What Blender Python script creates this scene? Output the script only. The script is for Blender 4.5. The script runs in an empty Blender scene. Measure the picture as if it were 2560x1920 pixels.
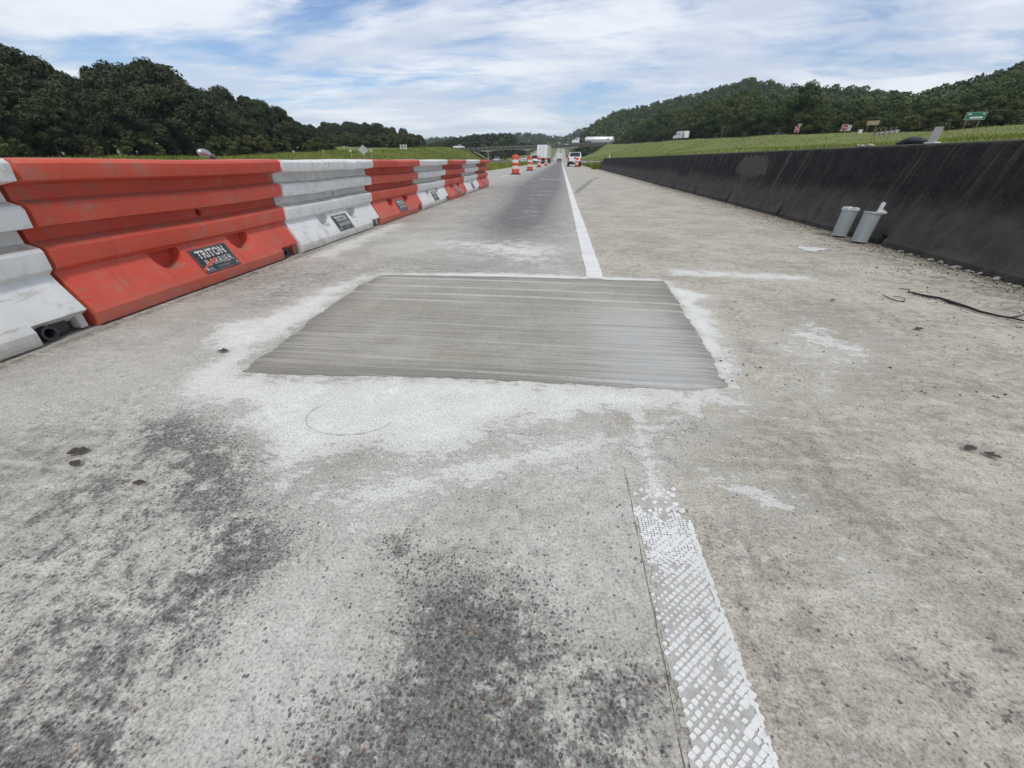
import bpy, bmesh, math, random
import numpy as np
from mathutils import Vector, Matrix
R = math.radians
rng = np.random.default_rng(7); random.seed(7)
SC = bpy.context.scene
COL = SC.collection

# ------------------------------------------------------------------ camera, sky, sun, exposure
cam = bpy.data.cameras.new('camera'); camo = bpy.data.objects.new('camera', cam); COL.objects.link(camo)
cam.sensor_width = 36.0; cam.lens = 36.0 * 962.0 / 2560.0; cam.clip_start = 0.02; cam.clip_end = 6000
camo.location = (0, 0, 0.82); camo.rotation_euler = (R(90 - 30.2046), 0, R(6.3056))
SC.camera = camo
SUN_EL, SUN_AZ = 55.0, 152.0          # azimuth clockwise from +Y: the sun stands high behind the camera
SUN_W = 1.5; SKY_S = 0.085
wd = bpy.data.worlds.new('World'); SC.world = wd; wd.use_nodes = True
sl = bpy.data.lights.new('sun', 'SUN'); sl.energy = SUN_W; sl.angle = R(10); sl.color = (1.0, 0.94, 0.86)
so = bpy.data.objects.new('sun', sl); COL.objects.link(so)
az = R(SUN_AZ); el = R(SUN_EL)
sdir = Vector((math.sin(az) * math.cos(el), math.cos(az) * math.cos(el), math.sin(el)))
so.rotation_euler = sdir.to_track_quat('Z', 'Y').to_euler(); so.location = sdir * 50
SC.view_settings.view_transform = 'Standard'; SC.view_settings.look = 'None'
SC.view_settings.exposure = 0.18; SC.view_settings.gamma = 1.0; SC.view_settings.use_curve_mapping = False
SC.cycles.use_denoising = True
SC.cycles.max_bounces = 6; SC.cycles.volume_bounces = 0

# ------------------------------------------------------------------ node helper
class NT:
    def __init__(s, tree): s.t = tree; s.n = tree.nodes; s.l = tree.links
    def new(s, ty, **k):
        n = s.n.new(ty)
        for a, b in k.items(): setattr(n, a, b)
        return n
    def put(s, sock, v):
        if v is None: return
        if isinstance(v, bpy.types.NodeSocket): s.l.new(v, sock)
        elif isinstance(v, (tuple, list)) and len(v) == 3 and sock.type == 'RGBA': sock.default_value = (*v, 1)
        else: sock.default_value = v
    def m(s, op, a, b=None, c=None, clamp=False):
        n = s.new('ShaderNodeMath', operation=op, use_clamp=clamp)
        s.put(n.inputs[0], a); s.put(n.inputs[1], b); s.put(n.inputs[2], c)
        return n.outputs[0]
    def vm(s, op, a, b=None):
        n = s.new('ShaderNodeVectorMath', operation=op); s.put(n.inputs[0], a); s.put(n.inputs[1], b)
        return n.outputs[0]
    def noise(s, vec, scale, detail=4, rough=0.55, dist=0.0):
        n = s.new('ShaderNodeTexNoise'); s.put(n.inputs['Vector'], vec)
        n.inputs['Scale'].default_value = scale; n.inputs['Detail'].default_value = detail
        n.inputs['Roughness'].default_value = rough; n.inputs['Distortion'].default_value = dist
        return n.outputs['Fac']
    def vor(s, vec, scale, feat='F1'):
        n = s.new('ShaderNodeTexVoronoi', feature=feat); s.put(n.inputs['Vector'], vec); n.inputs['Scale'].default_value = scale
        return n
    def ss(s, v, a, b):
        n = s.new('ShaderNodeMapRange', interpolation_type='SMOOTHSTEP'); s.put(n.inputs[0], v)
        n.inputs[1].default_value = a; n.inputs[2].default_value = b
        return n.outputs[0]
    def mix(s, f, a, b, mode='MIX'):
        n = s.new('ShaderNodeMix', data_type='RGBA', blend_type=mode); n.clamp_factor = True
        s.put(n.inputs[0], f); s.put(n.inputs[6], a); s.put(n.inputs[7], b)
        return n.outputs[2]
    def ramp(s, v, stops, interp='LINEAR'):
        n = s.new('ShaderNodeValToRGB'); s.put(n.inputs[0], v); e = n.color_ramp; e.interpolation = interp
        while len(e.elements) < len(stops): e.elements.new(0.5)
        for x, (p, c) in zip(e.elements, stops): x.position = p; x.color = (*c, 1)
        return n.outputs[0]
    def attr(s, name):
        n = s.new('ShaderNodeAttribute', attribute_name=name); return n.outputs['Fac']
    def pos(s): return s.new('ShaderNodeNewGeometry').outputs['Position']
    def obj(s): return s.new('ShaderNodeTexCoord').outputs['Object']
    def scale(s, v, k): return s.vm('MULTIPLY', v, k)
    def sep(s, v):
        n = s.new('ShaderNodeSeparateXYZ'); s.put(n.inputs[0], v); return n.outputs
    def bump(s, h, strength=0.3, dist=0.01):
        n = s.new('ShaderNodeBump'); n.inputs['Strength'].default_value = strength; n.inputs['Distance'].default_value = dist
        s.put(n.inputs['Height'], h); return n.outputs[0]

def new_mat(name):
    m = bpy.data.materials.new(name); m.use_nodes = True
    t = NT(m.node_tree); b = m.node_tree.nodes['Principled BSDF']
    return m, t, b

def plain(name, col, rough=0.6, metal=0.0, var=0.12, scale=4.0, fine=40.0, bump=0.15, bd=0.004, dirt=None, dirt_amt=0.4):
    """paint / plastic / metal with gentle two-scale colour variation and an optional dirt colour"""
    m, t, b = new_mat(name); p = t.obj()
    n1 = t.noise(p, scale, 5); n2 = t.noise(p, fine, 4)
    k = t.m('ADD', t.m('MULTIPLY', n1, 1.2), t.m('MULTIPLY', n2, 0.8))
    lo = tuple(c * (1 - var) for c in col); hi = tuple(min(1, c * (1 + var)) for c in col)
    c = t.mix(t.ss(k, 0.6, 1.4), lo, hi)
    if dirt:
        d = t.ss(t.m('ADD', t.noise(p, scale * 1.7, 8, 0.65), t.m('MULTIPLY', n2, 0.3)), 0.62, 0.9)
        c = t.mix(t.m('MULTIPLY', d, dirt_amt), c, dirt)
    t.put(b.inputs['Base Color'], c); b.inputs['Roughness'].default_value = rough; b.inputs['Metallic'].default_value = metal
    if bump: t.put(b.inputs['Normal'], t.bump(n2, bump, bd))
    return m

def make_sky():
    t = NT(wd.node_tree); bg = wd.node_tree.nodes['Background']
    sky = t.new('ShaderNodeTexSky', sky_type='NISHITA'); sky.sun_disc = False
    sky.sun_elevation = el; sky.sun_rotation = az; sky.air_density = 1.0; sky.dust_density = 0.7; sky.ozone_density = 1.6
    d = t.vm('NORMALIZE', t.new('ShaderNodeTexCoord').outputs['Generated'])
    s = t.sep(d)
    zz = t.m('ADD', t.m('MAXIMUM', s[2], 0.0), 0.10)
    px = t.m('DIVIDE', s[0], zz); py = t.m('DIVIDE', s[1], zz)
    cv = t.new('ShaderNodeCombineXYZ'); t.put(cv.inputs[0], px); t.put(cv.inputs[1], py); cv.inputs[2].default_value = 3.7
    mp = t.new('ShaderNodeMapping'); t.put(mp.inputs[0], cv.outputs[0]); mp.inputs['Rotation'].default_value = (0, 0, R(35)); mp.inputs['Scale'].default_value = (0.75, 1.35, 1)
    big = t.noise(mp.outputs[0], 0.62, 9, 0.62, 0.7)
    fine = t.noise(mp.outputs[0], 2.6, 8, 0.62, 0.6)
    cov = t.m('ADD', t.m('MULTIPLY', big, 0.72), t.m('MULTIPLY', fine, 0.28))
    cm = t.ss(cov, 0.37, 0.56)
    tone = t.noise(mp.outputs[0], 0.9, 7, 0.6, 0.3)
    cc = t.mix(t.ss(tone, 0.36, 0.66), (6.8, 7.6, 8.9), (10.0, 10.4, 10.9))
    skyc = t.mix(1.0, sky.outputs[0], (1.05, 1.15, 1.35), 'MULTIPLY')
    out = t.mix(t.m('MULTIPLY', cm, 0.9), skyc, cc)
    t.put(bg.inputs[0], out); bg.inputs[1].default_value = SKY_S
make_sky()

# ------------------------------------------------------------------ mesh helpers
class MB:
    def __init__(s): s.v = []; s.f = []
    def add(s, v, f):
        o = len(s.v); s.v += [tuple(x) for x in v]; s.f += [tuple(i + o for i in q) for q in f]; return s
    def box(s, c, d, rz=0.0, taper=1.0):
        x, y, z = c; a, b, h = d[0] / 2, d[1] / 2, d[2] / 2; cs, sn = math.cos(rz), math.sin(rz); v = []
        for k, t in ((-1, 1.0), (1, taper)):
            for i, j in ((-1, -1), (1, -1), (1, 1), (-1, 1)):
                u, w = i * a * t, j * b * t; v.append((x + u * cs - w * sn, y + u * sn + w * cs, z + k * h))
        return s.add(v, [(3, 2, 1, 0), (4, 5, 6, 7), (0, 1, 5, 4), (1, 2, 6, 5), (2, 3, 7, 6), (3, 0, 4, 7)])
    def hexa(s, b4, t4):
        return s.add(list(b4) + list(t4), [(3, 2, 1, 0), (4, 5, 6, 7), (0, 1, 5, 4), (1, 2, 6, 5), (2, 3, 7, 6), (3, 0, 4, 7)])
    def tube(s, pts, rad, n=8, cap=True):
        pts = [Vector(p) for p in pts]; rad = rad if isinstance(rad, (list, tuple)) else [rad] * len(pts); v = []; f = []
        for i, p in enumerate(pts):
            d = (pts[min(i + 1, len(pts) - 1)] - pts[max(i - 1, 0)]).normalized()
            a = d.cross(Vector((0, 0, 1)) if abs(d.z) < 0.95 else Vector((1, 0, 0))).normalized(); b = d.cross(a)
            for k in range(n):
                w = 2 * math.pi * k / n; v.append(p + (a * math.cos(w) + b * math.sin(w)) * rad[i])
        for i in range(len(pts) - 1):
            for k in range(n):
                q = (k + 1) % n; f.append((i * n + k, i * n + q, (i + 1) * n + q, (i + 1) * n + k))
        if cap: f.append(tuple(range(n))[::-1]); f.append(tuple((len(pts) - 1) * n + k for k in range(n)))
        return s.add(v, f)
    def lathe(s, prof, n=24, c=(0, 0, 0), axis='z', cap=True):
        v = []; f = []
        for r, z in prof:
            for k in range(n):
                w = 2 * math.pi * k / n; q = (r * math.cos(w), r * math.sin(w), z)
                if axis == 'x': q = (q[2], q[0], q[1])
                elif axis == 'y': q = (q[0], q[2], q[1])
                v.append((q[0] + c[0], q[1] + c[1], q[2] + c[2]))
        for i in range(len(prof) - 1):
            for k in range(n):
                q = (k + 1) % n; f.append((i * n + k, i * n + q, (i + 1) * n + q, (i + 1) * n + k))
        if cap: f.append(tuple(range(n))[::-1]); f.append(tuple((len(prof) - 1) * n + k for k in range(n)))
        return s.add(v, f)
    def prism(s, poly, x0, x1):                       # polygon in (y, z) extruded along x
        n = len(poly); v = [(x0, y, z) for y, z in poly] + [(x1, y, z) for y, z in poly]
        f = [tuple(range(n)), tuple(range(2 * n - 1, n - 1, -1))]
        for k in range(n): q = (k + 1) % n; f.append((k, k + n, q + n, q))
        return s.add(v, f)
    def quad(s, a, b, c, d): return s.add([a, b, c, d], [(0, 1, 2, 3)])
    def xf(s, M): s.v = [tuple(M @ Vector(p)) for p in s.v]; return s
    def mesh(s, name, mat, smooth=None, fix=True):
        me = bpy.data.meshes.new(name); me.from_pydata(s.v, [], s.f); me.materials.append(mat)
        if fix:
            bm = bmesh.new(); bm.from_mesh(me); bmesh.ops.recalc_face_normals(bm, faces=bm.faces); bm.to_mesh(me); bm.free()
        if smooth is not None:
            me.polygons.foreach_set('use_smooth', [True] * len(me.polygons)); me.set_sharp_from_angle(angle=R(smooth))
        return me
    def build(s, name, mat, parent=None, smooth=None, bevel=0, fix=True, seg=2):
        o = bpy.data.objects.new(name, s.mesh(name, mat, smooth, fix)); COL.objects.link(o)
        if parent: o.parent = parent
        if bevel:
            b = o.modifiers.new('bevel', 'BEVEL'); b.width = bevel; b.segments = seg; b.limit_method = 'ANGLE'; b.angle_limit = R(35)
            b.harden_normals = False
        return o

def tag(o, label=None, cat=None, group=None, kind=None):
    if label: o['label'] = label
    if cat: o['category'] = cat
    if group: o['group'] = group
    if kind: o['kind'] = kind
    return o
def thing(name, label, cat, loc=(0, 0, 0), rz=0.0, group=None):
    o = bpy.data.objects.new(name, None); COL.objects.link(o); o.location = loc; o.rotation_euler = (0, 0, rz)
    o.empty_display_size = 0.2
    return tag(o, label, cat, group)
def copy_tree(o, parent=None):
    c = o.copy(); COL.objects.link(c); c.parent = parent
    for ch in list(o.children): copy_tree(ch, c)
    return c
def grid_mesh(name, P, mat, attrs=None, smooth=True):
    """P: (rows, cols, 3)"""
    r, c = P.shape[:2]; me = bpy.data.meshes.new(name)
    idx = np.arange(r * c).reshape(r, c)
    q = np.stack([idx[:-1, :-1], idx[:-1, 1:], idx[1:, 1:], idx[1:, :-1]], -1).reshape(-1, 4)
    me.vertices.add(r * c); me.vertices.foreach_set('co', P.reshape(-1).astype(np.float32))
    me.loops.add(q.size); me.loops.foreach_set('vertex_index', q.reshape(-1).astype(np.int32))
    me.polygons.add(len(q)); me.polygons.foreach_set('loop_start', np.arange(0, q.size, 4, dtype=np.int32))
    me.polygons.foreach_set('loop_total', np.full(len(q), 4, np.int32))
    me.polygons.foreach_set('use_smooth', np.full(len(q), smooth))
    me.update(); me.validate(); me.materials.append(mat)
    for k, a in (attrs or {}).items():
        at = me.attributes.new(k, 'FLOAT', 'POINT'); at.data.foreach_set('value', a.reshape(-1).astype(np.float32))
    o = bpy.data.objects.new(name, me); COL.objects.link(o); return o
def raw_mesh(name, V, F, mat, attrs=None):
    """V (n,3), F (m,k) constant k; fast path for big meshes"""
    me = bpy.data.meshes.new(name); k = F.shape[1]
    me.vertices.add(len(V)); me.vertices.foreach_set('co', V.reshape(-1).astype(np.float32))
    me.loops.add(F.size); me.loops.foreach_set('vertex_index', F.reshape(-1).astype(np.int32))
    me.polygons.add(len(F)); me.polygons.foreach_set('loop_start', np.arange(0, F.size, k, dtype=np.int32))
    me.polygons.foreach_set('loop_total', np.full(len(F), k, np.int32)); me.update(); me.materials.append(mat)
    for n, a in (attrs or {}).items():
        at = me.attributes.new(n, 'FLOAT', 'POINT'); at.data.foreach_set('value', a.astype(np.float32))
    return me
def sdf(poly, X, Y):
    """signed distance to a polygon, positive inside"""
    p = np.array(poly); n = len(p); d = np.full(X.shape, 1e9); ins = np.zeros(X.shape, bool)
    for i in range(n):
        a = p[i]; b = p[(i + 1) % n]; e = b - a; wx = X - a[0]; wy = Y - a[1]
        t = np.clip((wx * e[0] + wy * e[1]) / (e @ e), 0, 1)
        d = np.minimum(d, np.hypot(wx - t * e[0], wy - t * e[1]))
        c = ((a[1] > Y) != (b[1] > Y)) & (X < e[0] * (Y - a[1]) / (e[1] if abs(e[1]) > 1e-9 else 1e-9) + a[0]); ins ^= c
    return np.where(ins, d, -d)
def sstep(x, a, b):
    t = np.clip((x - a) / (b - a), 0, 1); return t * t * (3 - 2 * t)
def vnoise(X, Y, s, seed=0):
    """cheap value noise for terrain and field variation"""
    r = np.random.default_rng(seed).random((64, 64)); x = X * s; y = Y * s
    i = np.floor(x).astype(int); j = np.floor(y).astype(int); u = x - i; v = y - j; u = u * u * (3 - 2 * u); v = v * v * (3 - 2 * v)
    g = lambda a, b: r[a % 64, b % 64]
    return (g(i, j) * (1 - u) + g(i + 1, j) * u) * (1 - v) + (g(i, j + 1) * (1 - u) + g(i + 1, j + 1) * u) * v

# ------------------------------------------------------------------ terrain
def road_z(Y):
    Y = np.asarray(Y, float); t = np.clip((Y - 235) / 480, 0, 1.0)
    return 17.5 * t ** 1.5 - 0.02 * np.clip(Y - 715, 0, None)
LY = [-60, 0, 40, 80, 110, 150, 200, 222, 245, 300, 600, 900, 1700]
LX = [-80, -76, -72, -66, -62, -58, -53, -50, -50, -58, -48, -48, -60]
LZ = [.5, .5, .6, 1.2, 2.3, 3.9, 5.5, 5.2, 5.2, 1.0, 5, 14, 18]
RY = [-60, 0, 40, 55, 62, 75, 100, 140, 190, 222, 245, 290, 600, 900, 1700]
RX = [62, 60, 55, 48.8, 44.5, 41, 37, 34.3, 30, 21, 21, 24, 26, 26, 26]
RZ = [4, 4, 4, 4.04, 3.95, 4.34, 4.96, 5.85, 6.7, 7.2, 7.2, 1.5, 10, 18, 20]
HU = [-.02, .02, .0435, .1076, .26, .36, .433, .4825, .602, .673, .759, .83, .95, 1.3, 3.0]
HS = [.03, .040, .0564, .0883, .1136, .138, .124, .124, .118, .108, .128, .154, .165, .17, .17]
HR = [900, 760, 640, 620, 560, 500, 440, 410, 340, 320, 290, 260, 230, 190, 120]
def ground_z(X, Y):
    X = np.asarray(X, float); Y = np.asarray(Y, float); zr = road_z(Y)
    lx = np.interp(Y, LY, LX); lz = np.interp(Y, LY, LZ); rx = np.interp(Y, RY, RX); rz = np.interp(Y, RY, RZ)
    # left: median, carriageway, then bank
    swale = -0.35 * np.exp(-((X + 14) / 4.0) ** 2) * (X < -6)
    tl = sstep(-X, 36.5, -lx); zl = zr + swale + (lz - zr) * tl + np.clip(lx - X, 0, 400) * 0.015 * sstep(Y, 20, 120)
    # right: bank behind the wall up to the ramp, then the wooded hill
    x0 = 4.3; z0 = np.where(Y < 45.5, 0.86, 0.0) * (1 - sstep(Y, 44, 52)) + zr
    tr = np.clip((X - x0) / (rx - x0), 0, 1); tr = tr * (1 - 0.25 * np.sin(tr * np.pi)) if True else tr
    zrr = z0 + (rz - z0) * tr
    u = X / np.maximum(Y, 20.0); hr = np.interp(u, HU, HR); hz = np.interp(u, HU, HS) * hr - 11
    base = np.interp(u, [0, .2, .5, 1], [300, 215, 150, 105])
    hb = sstep(Y, base, hr) ** 1.15 * (1 - 0.35 * sstep(Y, hr, hr * 2.5))
    zrr = np.where(X > rx, np.maximum(zrr, rz + np.clip(hz - rz, 0, None) * hb), zrr)
    z = np.where(X > 0, zrr, zl)
    far = sstep(Y, 820, 1150) * 30 * np.exp(-((X + 20) / 400.0) ** 2)
    z = z + far
    rough = (vnoise(X + 500, Y + 500, 0.11, 3) - 0.5) * 0.35 + (vnoise(X + 500, Y + 500, 0.4, 5) - 0.5) * 0.12
    off = (np.abs(X + 1) > 9) | (Y > 60); z = z + np.where((X < -8) | (X > 6), rough, 0) * np.where((X < -19.5) & (X > -33.5), 0, 1)
    return z

def spaced(*segs):
    out = []
    for a, b, st in segs: out += list(np.arange(a, b, st))
    out.append(segs[-1][1]); return np.array(out)

def mat_grass():
    m, t, b = new_mat('grass_ground'); p = t.pos()
    n1 = t.noise(p, 0.12, 6); n2 = t.noise(p, 1.3, 7, 0.65); n3 = t.noise(p, 9, 4)
    c = t.mix(t.ss(n2, 0.3, 0.7), (0.12, 0.15, 0.028), (0.20, 0.235, 0.048))
    c = t.mix(t.m('MULTIPLY', t.ss(n1, 0.45, 0.68), 0.6), c, (0.17, 0.16, 0.055))
    c = t.mix(t.m('MULTIPLY', t.ss(n3, 0.45, 0.75), 0.35), c, (0.045, 0.06, 0.014))
    t.put(b.inputs['Base Color'], c); b.inputs['Roughness'].default_value = 0.9
    t.put(b.inputs['Normal'], t.bump(t.m('ADD', n3, n2), 0.8, 0.12)); return m
M_GRASS = mat_grass()
def build_ground():
    xs = spaced((-1500, -400, 110), (-400, -120, 20), (-120, -34, 3), (-34, -6.5, 1.2), (-6.4, 4.2, 5.3), (4.3, 60, 1.0), (60, 300, 8), (300, 1500, 60))
    ys = spaced((-80, 0, 10), (0, 60, 1.5), (60, 260, 3), (260, 720, 12), (720, 2200, 60))
    X, Y = np.meshgrid(xs, ys); Z = ground_z(X, Y)
    inner = (X > -6.5) & (X < 4.35); Z = np.where(inner, road_z(Y) - 0.12, Z)
    Z = np.where((X < -20.5) & (X > -32.5), road_z(Y) - 0.08, Z)
    o = grid_mesh('ground', np.stack([X, Y, Z], -1), M_GRASS); tag(o, kind='structure')
build_ground()

# ------------------------------------------------------------------ road, shoulder, patch
WHITE = [(-1.41, 3.09), (-1.5, 2.94), (-1.52, 2.6), (-1.45, 2.21), (-1.45, 1.91), (-1.48, 1.64), (-1.43, 1.45), (-1.36, 1.36), (-1.14, 1.35), (-0.85, 1.37), (-0.58, 1.42), (-0.17, 1.44), (0.22, 1.43), (0.5, 1.41), (0.61, 1.41), (0.74, 1.45), (0.75, 1.36), (0.56, 1.28), (0.29, 1.24), (0.03, 1.18), (-0.13, 1.12), (-0.2, 1.02), (-0.33, 0.94), (-0.44, 0.91), (-0.59, 0.96), (-0.67, 0.88), (-0.76, 0.84), (-0.76, 0.74), (-0.85, 0.81), (-0.92, 0.92), (-1.05, 0.98), (-1.15, 1.03), (-1.13, 1.11), (-1.27, 1.14), (-1.39, 1.14), (-1.57, 1.26), (-1.59, 1.41), (-1.55, 1.51), (-1.79, 1.65), (-1.9, 1.9), (-1.76, 2.03), (-1.69, 2.3), (-1.7, 2.65), (-1.56, 2.99)]
WHITE_R = [(0.86, 3.11), (0.95, 2.9), (1.09, 2.76), (0.93, 2.59), (0.98, 2.48), (0.89, 2.07), (0.86, 1.83), (0.82, 1.63), (0.74, 1.47), (0.77, 1.79), (0.8, 2.24)]
WHITE_T = [(-1.44, 3.06), (-1.15, 3.15), (-0.38, 3.23), (0.23, 3.2), (0.81, 3.18), (0.86, 3.11), (0.37, 3.09), (-0.36, 3.09), (-1.12, 3.05)]
WHITE_B = [(-0.7, 0.73), (-0.58, 0.71), (-0.47, 0.7), (-0.38, 0.74), (-0.38, 0.66), (-0.45, 0.61), (-0.55, 0.6), (-0.64, 0.65)]
WHITE_C = [(0.46, 0.95), (0.59, 0.93), (0.7, 0.83), (0.73, 0.74), (0.77, 0.63), (0.74, 0.62), (0.69, 0.72), (0.63, 0.79), (0.51, 0.86), (0.42, 0.82)]
WHITE_D = [(1.24, 2.25), (1.55, 2.36), (1.7, 2.04), (1.61, 1.81), (1.34, 1.73), (1.15, 1.47), (1.14, 1.54), (1.14, 1.81)]
FILM = [(-0.78, 0.76), (-0.55, 0.88), (-0.12, 1.0), (0.29, 1.21), (0.67, 1.31), (0.68, 1.17), (0.44, 0.97), (0.27, 0.69), (0.27, 0.51), (0.13, 0.41), (0.04, 0.46), (-0.06, 0.51), (-0.17, 0.53), (-0.27, 0.5), (-0.28, 0.42), (-0.27, 0.33), (-0.29, 0.27), (-0.35, 0.22), (-0.39, 0.18), (-0.58, 0.15), (-0.56, 0.21), (-0.61, 0.29), (-0.63, 0.38), (-0.6, 0.43), (-0.54, 0.51), (-0.53, 0.57), (-0.64, 0.62)]
DARK1 = [(-1.38, 1.09), (-1.1, 1.02), (-0.92, 0.89), (-0.74, 0.7), (-0.61, 0.59), (-0.59, 0.54), (-0.62, 0.45), (-0.64, 0.38), (-0.64, 0.33), (-0.66, 0.29), (-0.77, 0.27), (-0.94, 0.29), (-1.04, 0.28), (-1.11, 0.33), (-1.02, 0.36), (-0.9, 0.4), (-0.85, 0.48), (-0.88, 0.56), (-1.02, 0.66), (-1.22, 0.79), (-1.42, 0.93)]
DARK2 = [(-0.27, 0.49), (-0.17, 0.53), (-0.06, 0.5), (0.02, 0.45), (0.02, 0.39), (-0.01, 0.33), (0.01, 0.28), (0.1, 0.23), (0.12, 0.05), (-0.4, 0.05), (-0.38, 0.18), (-0.35, 0.22), (-0.3, 0.25), (-0.27, 0.3), (-0.25, 0.36), (-0.26, 0.42)]
DARK3 = [(-0.4, 0.59), (-0.34, 0.62), (-0.3, 0.57), (-0.34, 0.53)]
DARK4 = [(1.23, 2.77), (1.22, 2.32), (1.07, 1.85), (0.81, 1.43), (0.64, 1.25), (0.38, 0.96), (0.3, 0.84), (0.26, 1.09), (0.41, 1.22), (0.74, 1.39), (0.91, 1.84)]
DARK6 = [(-0.96, 0.22), (-0.82, 0.23), (-0.69, 0.2), (-0.64, 0.15), (-0.82, 0.05), (-1.1, 0.1)]
WALL_Y = [-20, 3, 5.5, 10, 43, 60]; WALL_X = [3.40, 3.47, 3.60, 3.70, 3.93, 4.0]

def mat_concrete():
    m, t, b = new_mat('road_concrete'); p = t.pos(); s = t.sep(p)
    n1 = t.noise(p, 1.5, 7, 0.62); n2 = t.noise(p, 6.5, 12, 0.74); n3 = t.noise(p, 26, 10, 0.78); n4 = t.noise(p, 150, 4, 0.7)
    drag = t.noise(t.scale(p, (2.2, 10.0, 1)), 2.2, 10, 0.72)         # smears across the lane
    rag = t.m('ADD', t.m('MULTIPLY', t.m('SUBTRACT', n2, 0.5), 6.0), t.m('MULTIPLY', t.m('SUBTRACT', n3, 0.5), 3.6))
    lane = t.mix(t.ss(n1, 0.34, 0.66), (0.345, 0.332, 0.312), (0.49, 0.476, 0.450))
    shd = t.mix(t.ss(n1, 0.34, 0.66), (0.365, 0.335, 0.288), (0.51, 0.475, 0.415))
    c = t.mix(t.ss(s[0], 0.2, 0.3), lane, shd)
    c = t.mix(t.m('MULTIPLY', t.ss(drag, 0.48, 0.62), 0.6), c, (0.57, 0.545, 0.50))
    c = t.mix(t.m('MULTIPLY', t.ss(n2, 0.50, 0.62), 0.36), c, (0.235, 0.22, 0.198))
    calm = t.m('SUBTRACT', 1.0, t.m('MULTIPLY', t.ss(s[0], 0.3, 0.6), 0.45))
    c = t.mix(t.m('MULTIPLY', t.m('MULTIPLY', t.ss(n3, 0.50, 0.68), 0.42), calm), c, (0.15, 0.142, 0.13))
    c = t.mix(t.m('MULTIPLY', t.ss(n3, 0.46, 0.32), 0.34), c, (0.52, 0.505, 0.47))
    # polished wheel lane further on
    ln = t.m('MULTIPLY', t.attr('lane'), t.ss(t.m('ADD', n1, t.m('MULTIPLY', n2, 0.6)), 0.42, 0.85))
    c = t.mix(t.m('MULTIPLY', ln, 0.9), c, t.mix(n3, (0.085, 0.085, 0.09), (0.17, 0.168, 0.17)))
    # exposed aggregate
    wn = t.new('ShaderNodeTexNoise'); t.put(wn.inputs['Vector'], p); wn.inputs['Scale'].default_value = 160
    wv = t.vm('ADD', p, t.scale(wn.outputs['Color'], (0.006, 0.006, 0.0)))
    v1 = t.vor(wv, 135); v2 = t.vor(wv, 270); n5 = t.noise(p, 100, 6, 0.8)
    rnd = t.sep(v1.outputs['Color']); rn2 = t.sep(v2.outputs['Color'])
    stone = t.ramp(rnd[0], [(0.0, (0.03, 0.03, 0.034)), (0.35, (0.065, 0.063, 0.067)), (0.62, (0.13, 0.125, 0.12)), (0.86, (0.28, 0.27, 0.25)), (0.955, (0.11, 0.04, 0.03)), (0.98, (0.22, 0.10, 0.04)), (1.0, (0.38, 0.33, 0.22))])
    fd = t.attr('dark')
    dm = t.ss(t.m('ADD', fd, t.m('MULTIPLY', rag, 0.9)), -0.35, 0.75)
    ds = t.ss(t.m('ADD', fd, t.m('MULTIPLY', rag, 0.5)), -0.8, 0.5)
    thr = t.m('SUBTRACT', 0.97, t.m('MULTIPLY', ds, 0.62))
    s1 = t.m('MULTIPLY', t.ss(v1.outputs['Distance'], 0.50, 0.40), t.m('GREATER_THAN', rnd[1], thr))
    s2 = t.m('MULTIPLY', t.ss(v2.outputs['Distance'], 0.5, 0.38), t.m('GREATER_THAN', rn2[1], t.m('ADD', thr, -0.06)))
    c = t.mix(t.m('MULTIPLY', dm, 0.86), c, t.mix(t.ss(n5, 0.36, 0.64), (0.040, 0.040, 0.044), (0.27, 0.265, 0.255)))
    # thin cement film, then the thick pale slurry round the patch
    ff = t.attr('film')
    fm = t.ss(t.m('ADD', ff, rag), -0.15, 0.35)
    c = t.mix(t.m('MULTIPLY', fm, 0.74), c, t.mix(t.ss(n1, 0.36, 0.62), (0.45, 0.436, 0.405), (0.60, 0.591, 0.565)))
    c = t.mix(t.m('MULTIPLY', s2, 0.62), c, t.ramp(rn2[0], [(0, (0.04, 0.04, 0.04)), (0.6, (0.12, 0.115, 0.11)), (1, (0.34, 0.33, 0.31))]))
    c = t.mix(t.m('MULTIPLY', s1, 0.78), c, stone)
    fw = t.attr('white')
    sm = t.noise(t.scale(p, (4.0, 12.0, 1)), 3.0, 10, 0.75)
    wm = t.ss(t.m('ADD', t.m('ADD', t.m('ADD', fw, 0.26), t.m('MULTIPLY', rag, 0.62)), t.m('MULTIPLY', t.m('SUBTRACT', sm, 0.5), 3.0)), -0.02, 0.30)
    c = t.mix(t.m('MULTIPLY', wm, t.m('ADD', 0.68, t.m('MULTIPLY', t.ss(fw, 0.0, 0.8), 0.30))), c, t.mix(t.ss(n2, 0.38, 0.60), (0.66, 0.66, 0.645), (0.80, 0.805, 0.795)))
    # dust and grit swept up against the wall
    ft = t.attr('grit')
    gm = t.ss(t.m('ADD', ft, t.m('MULTIPLY', rag, 0.5)), 0.2, 1.0)
    c = t.mix(t.m('MULTIPLY', gm, 0.65), c, t.mix(t.ss(n3, 0.4, 0.6), (0.27, 0.23, 0.175), (0.12, 0.10, 0.08)))
    c = t.mix(t.m('MULTIPLY', t.ss(n4, 0.48, 0.66), 0.38), c, (0.09, 0.088, 0.085))
    c = t.mix(t.m('MULTIPLY', t.ss(n4, 0.46, 0.28), 0.22), c, (0.60, 0.59, 0.56))
    mot = t.m('ADD', t.m('ADD', 1.0, t.m('MULTIPLY', t.m('SUBTRACT', n2, 0.5), -0.7)), t.m('ADD', t.m('MULTIPLY', t.m('SUBTRACT', n3, 0.5), -1.7), t.m('MULTIPLY', t.m('SUBTRACT', n4, 0.5), -1.2)))
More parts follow.
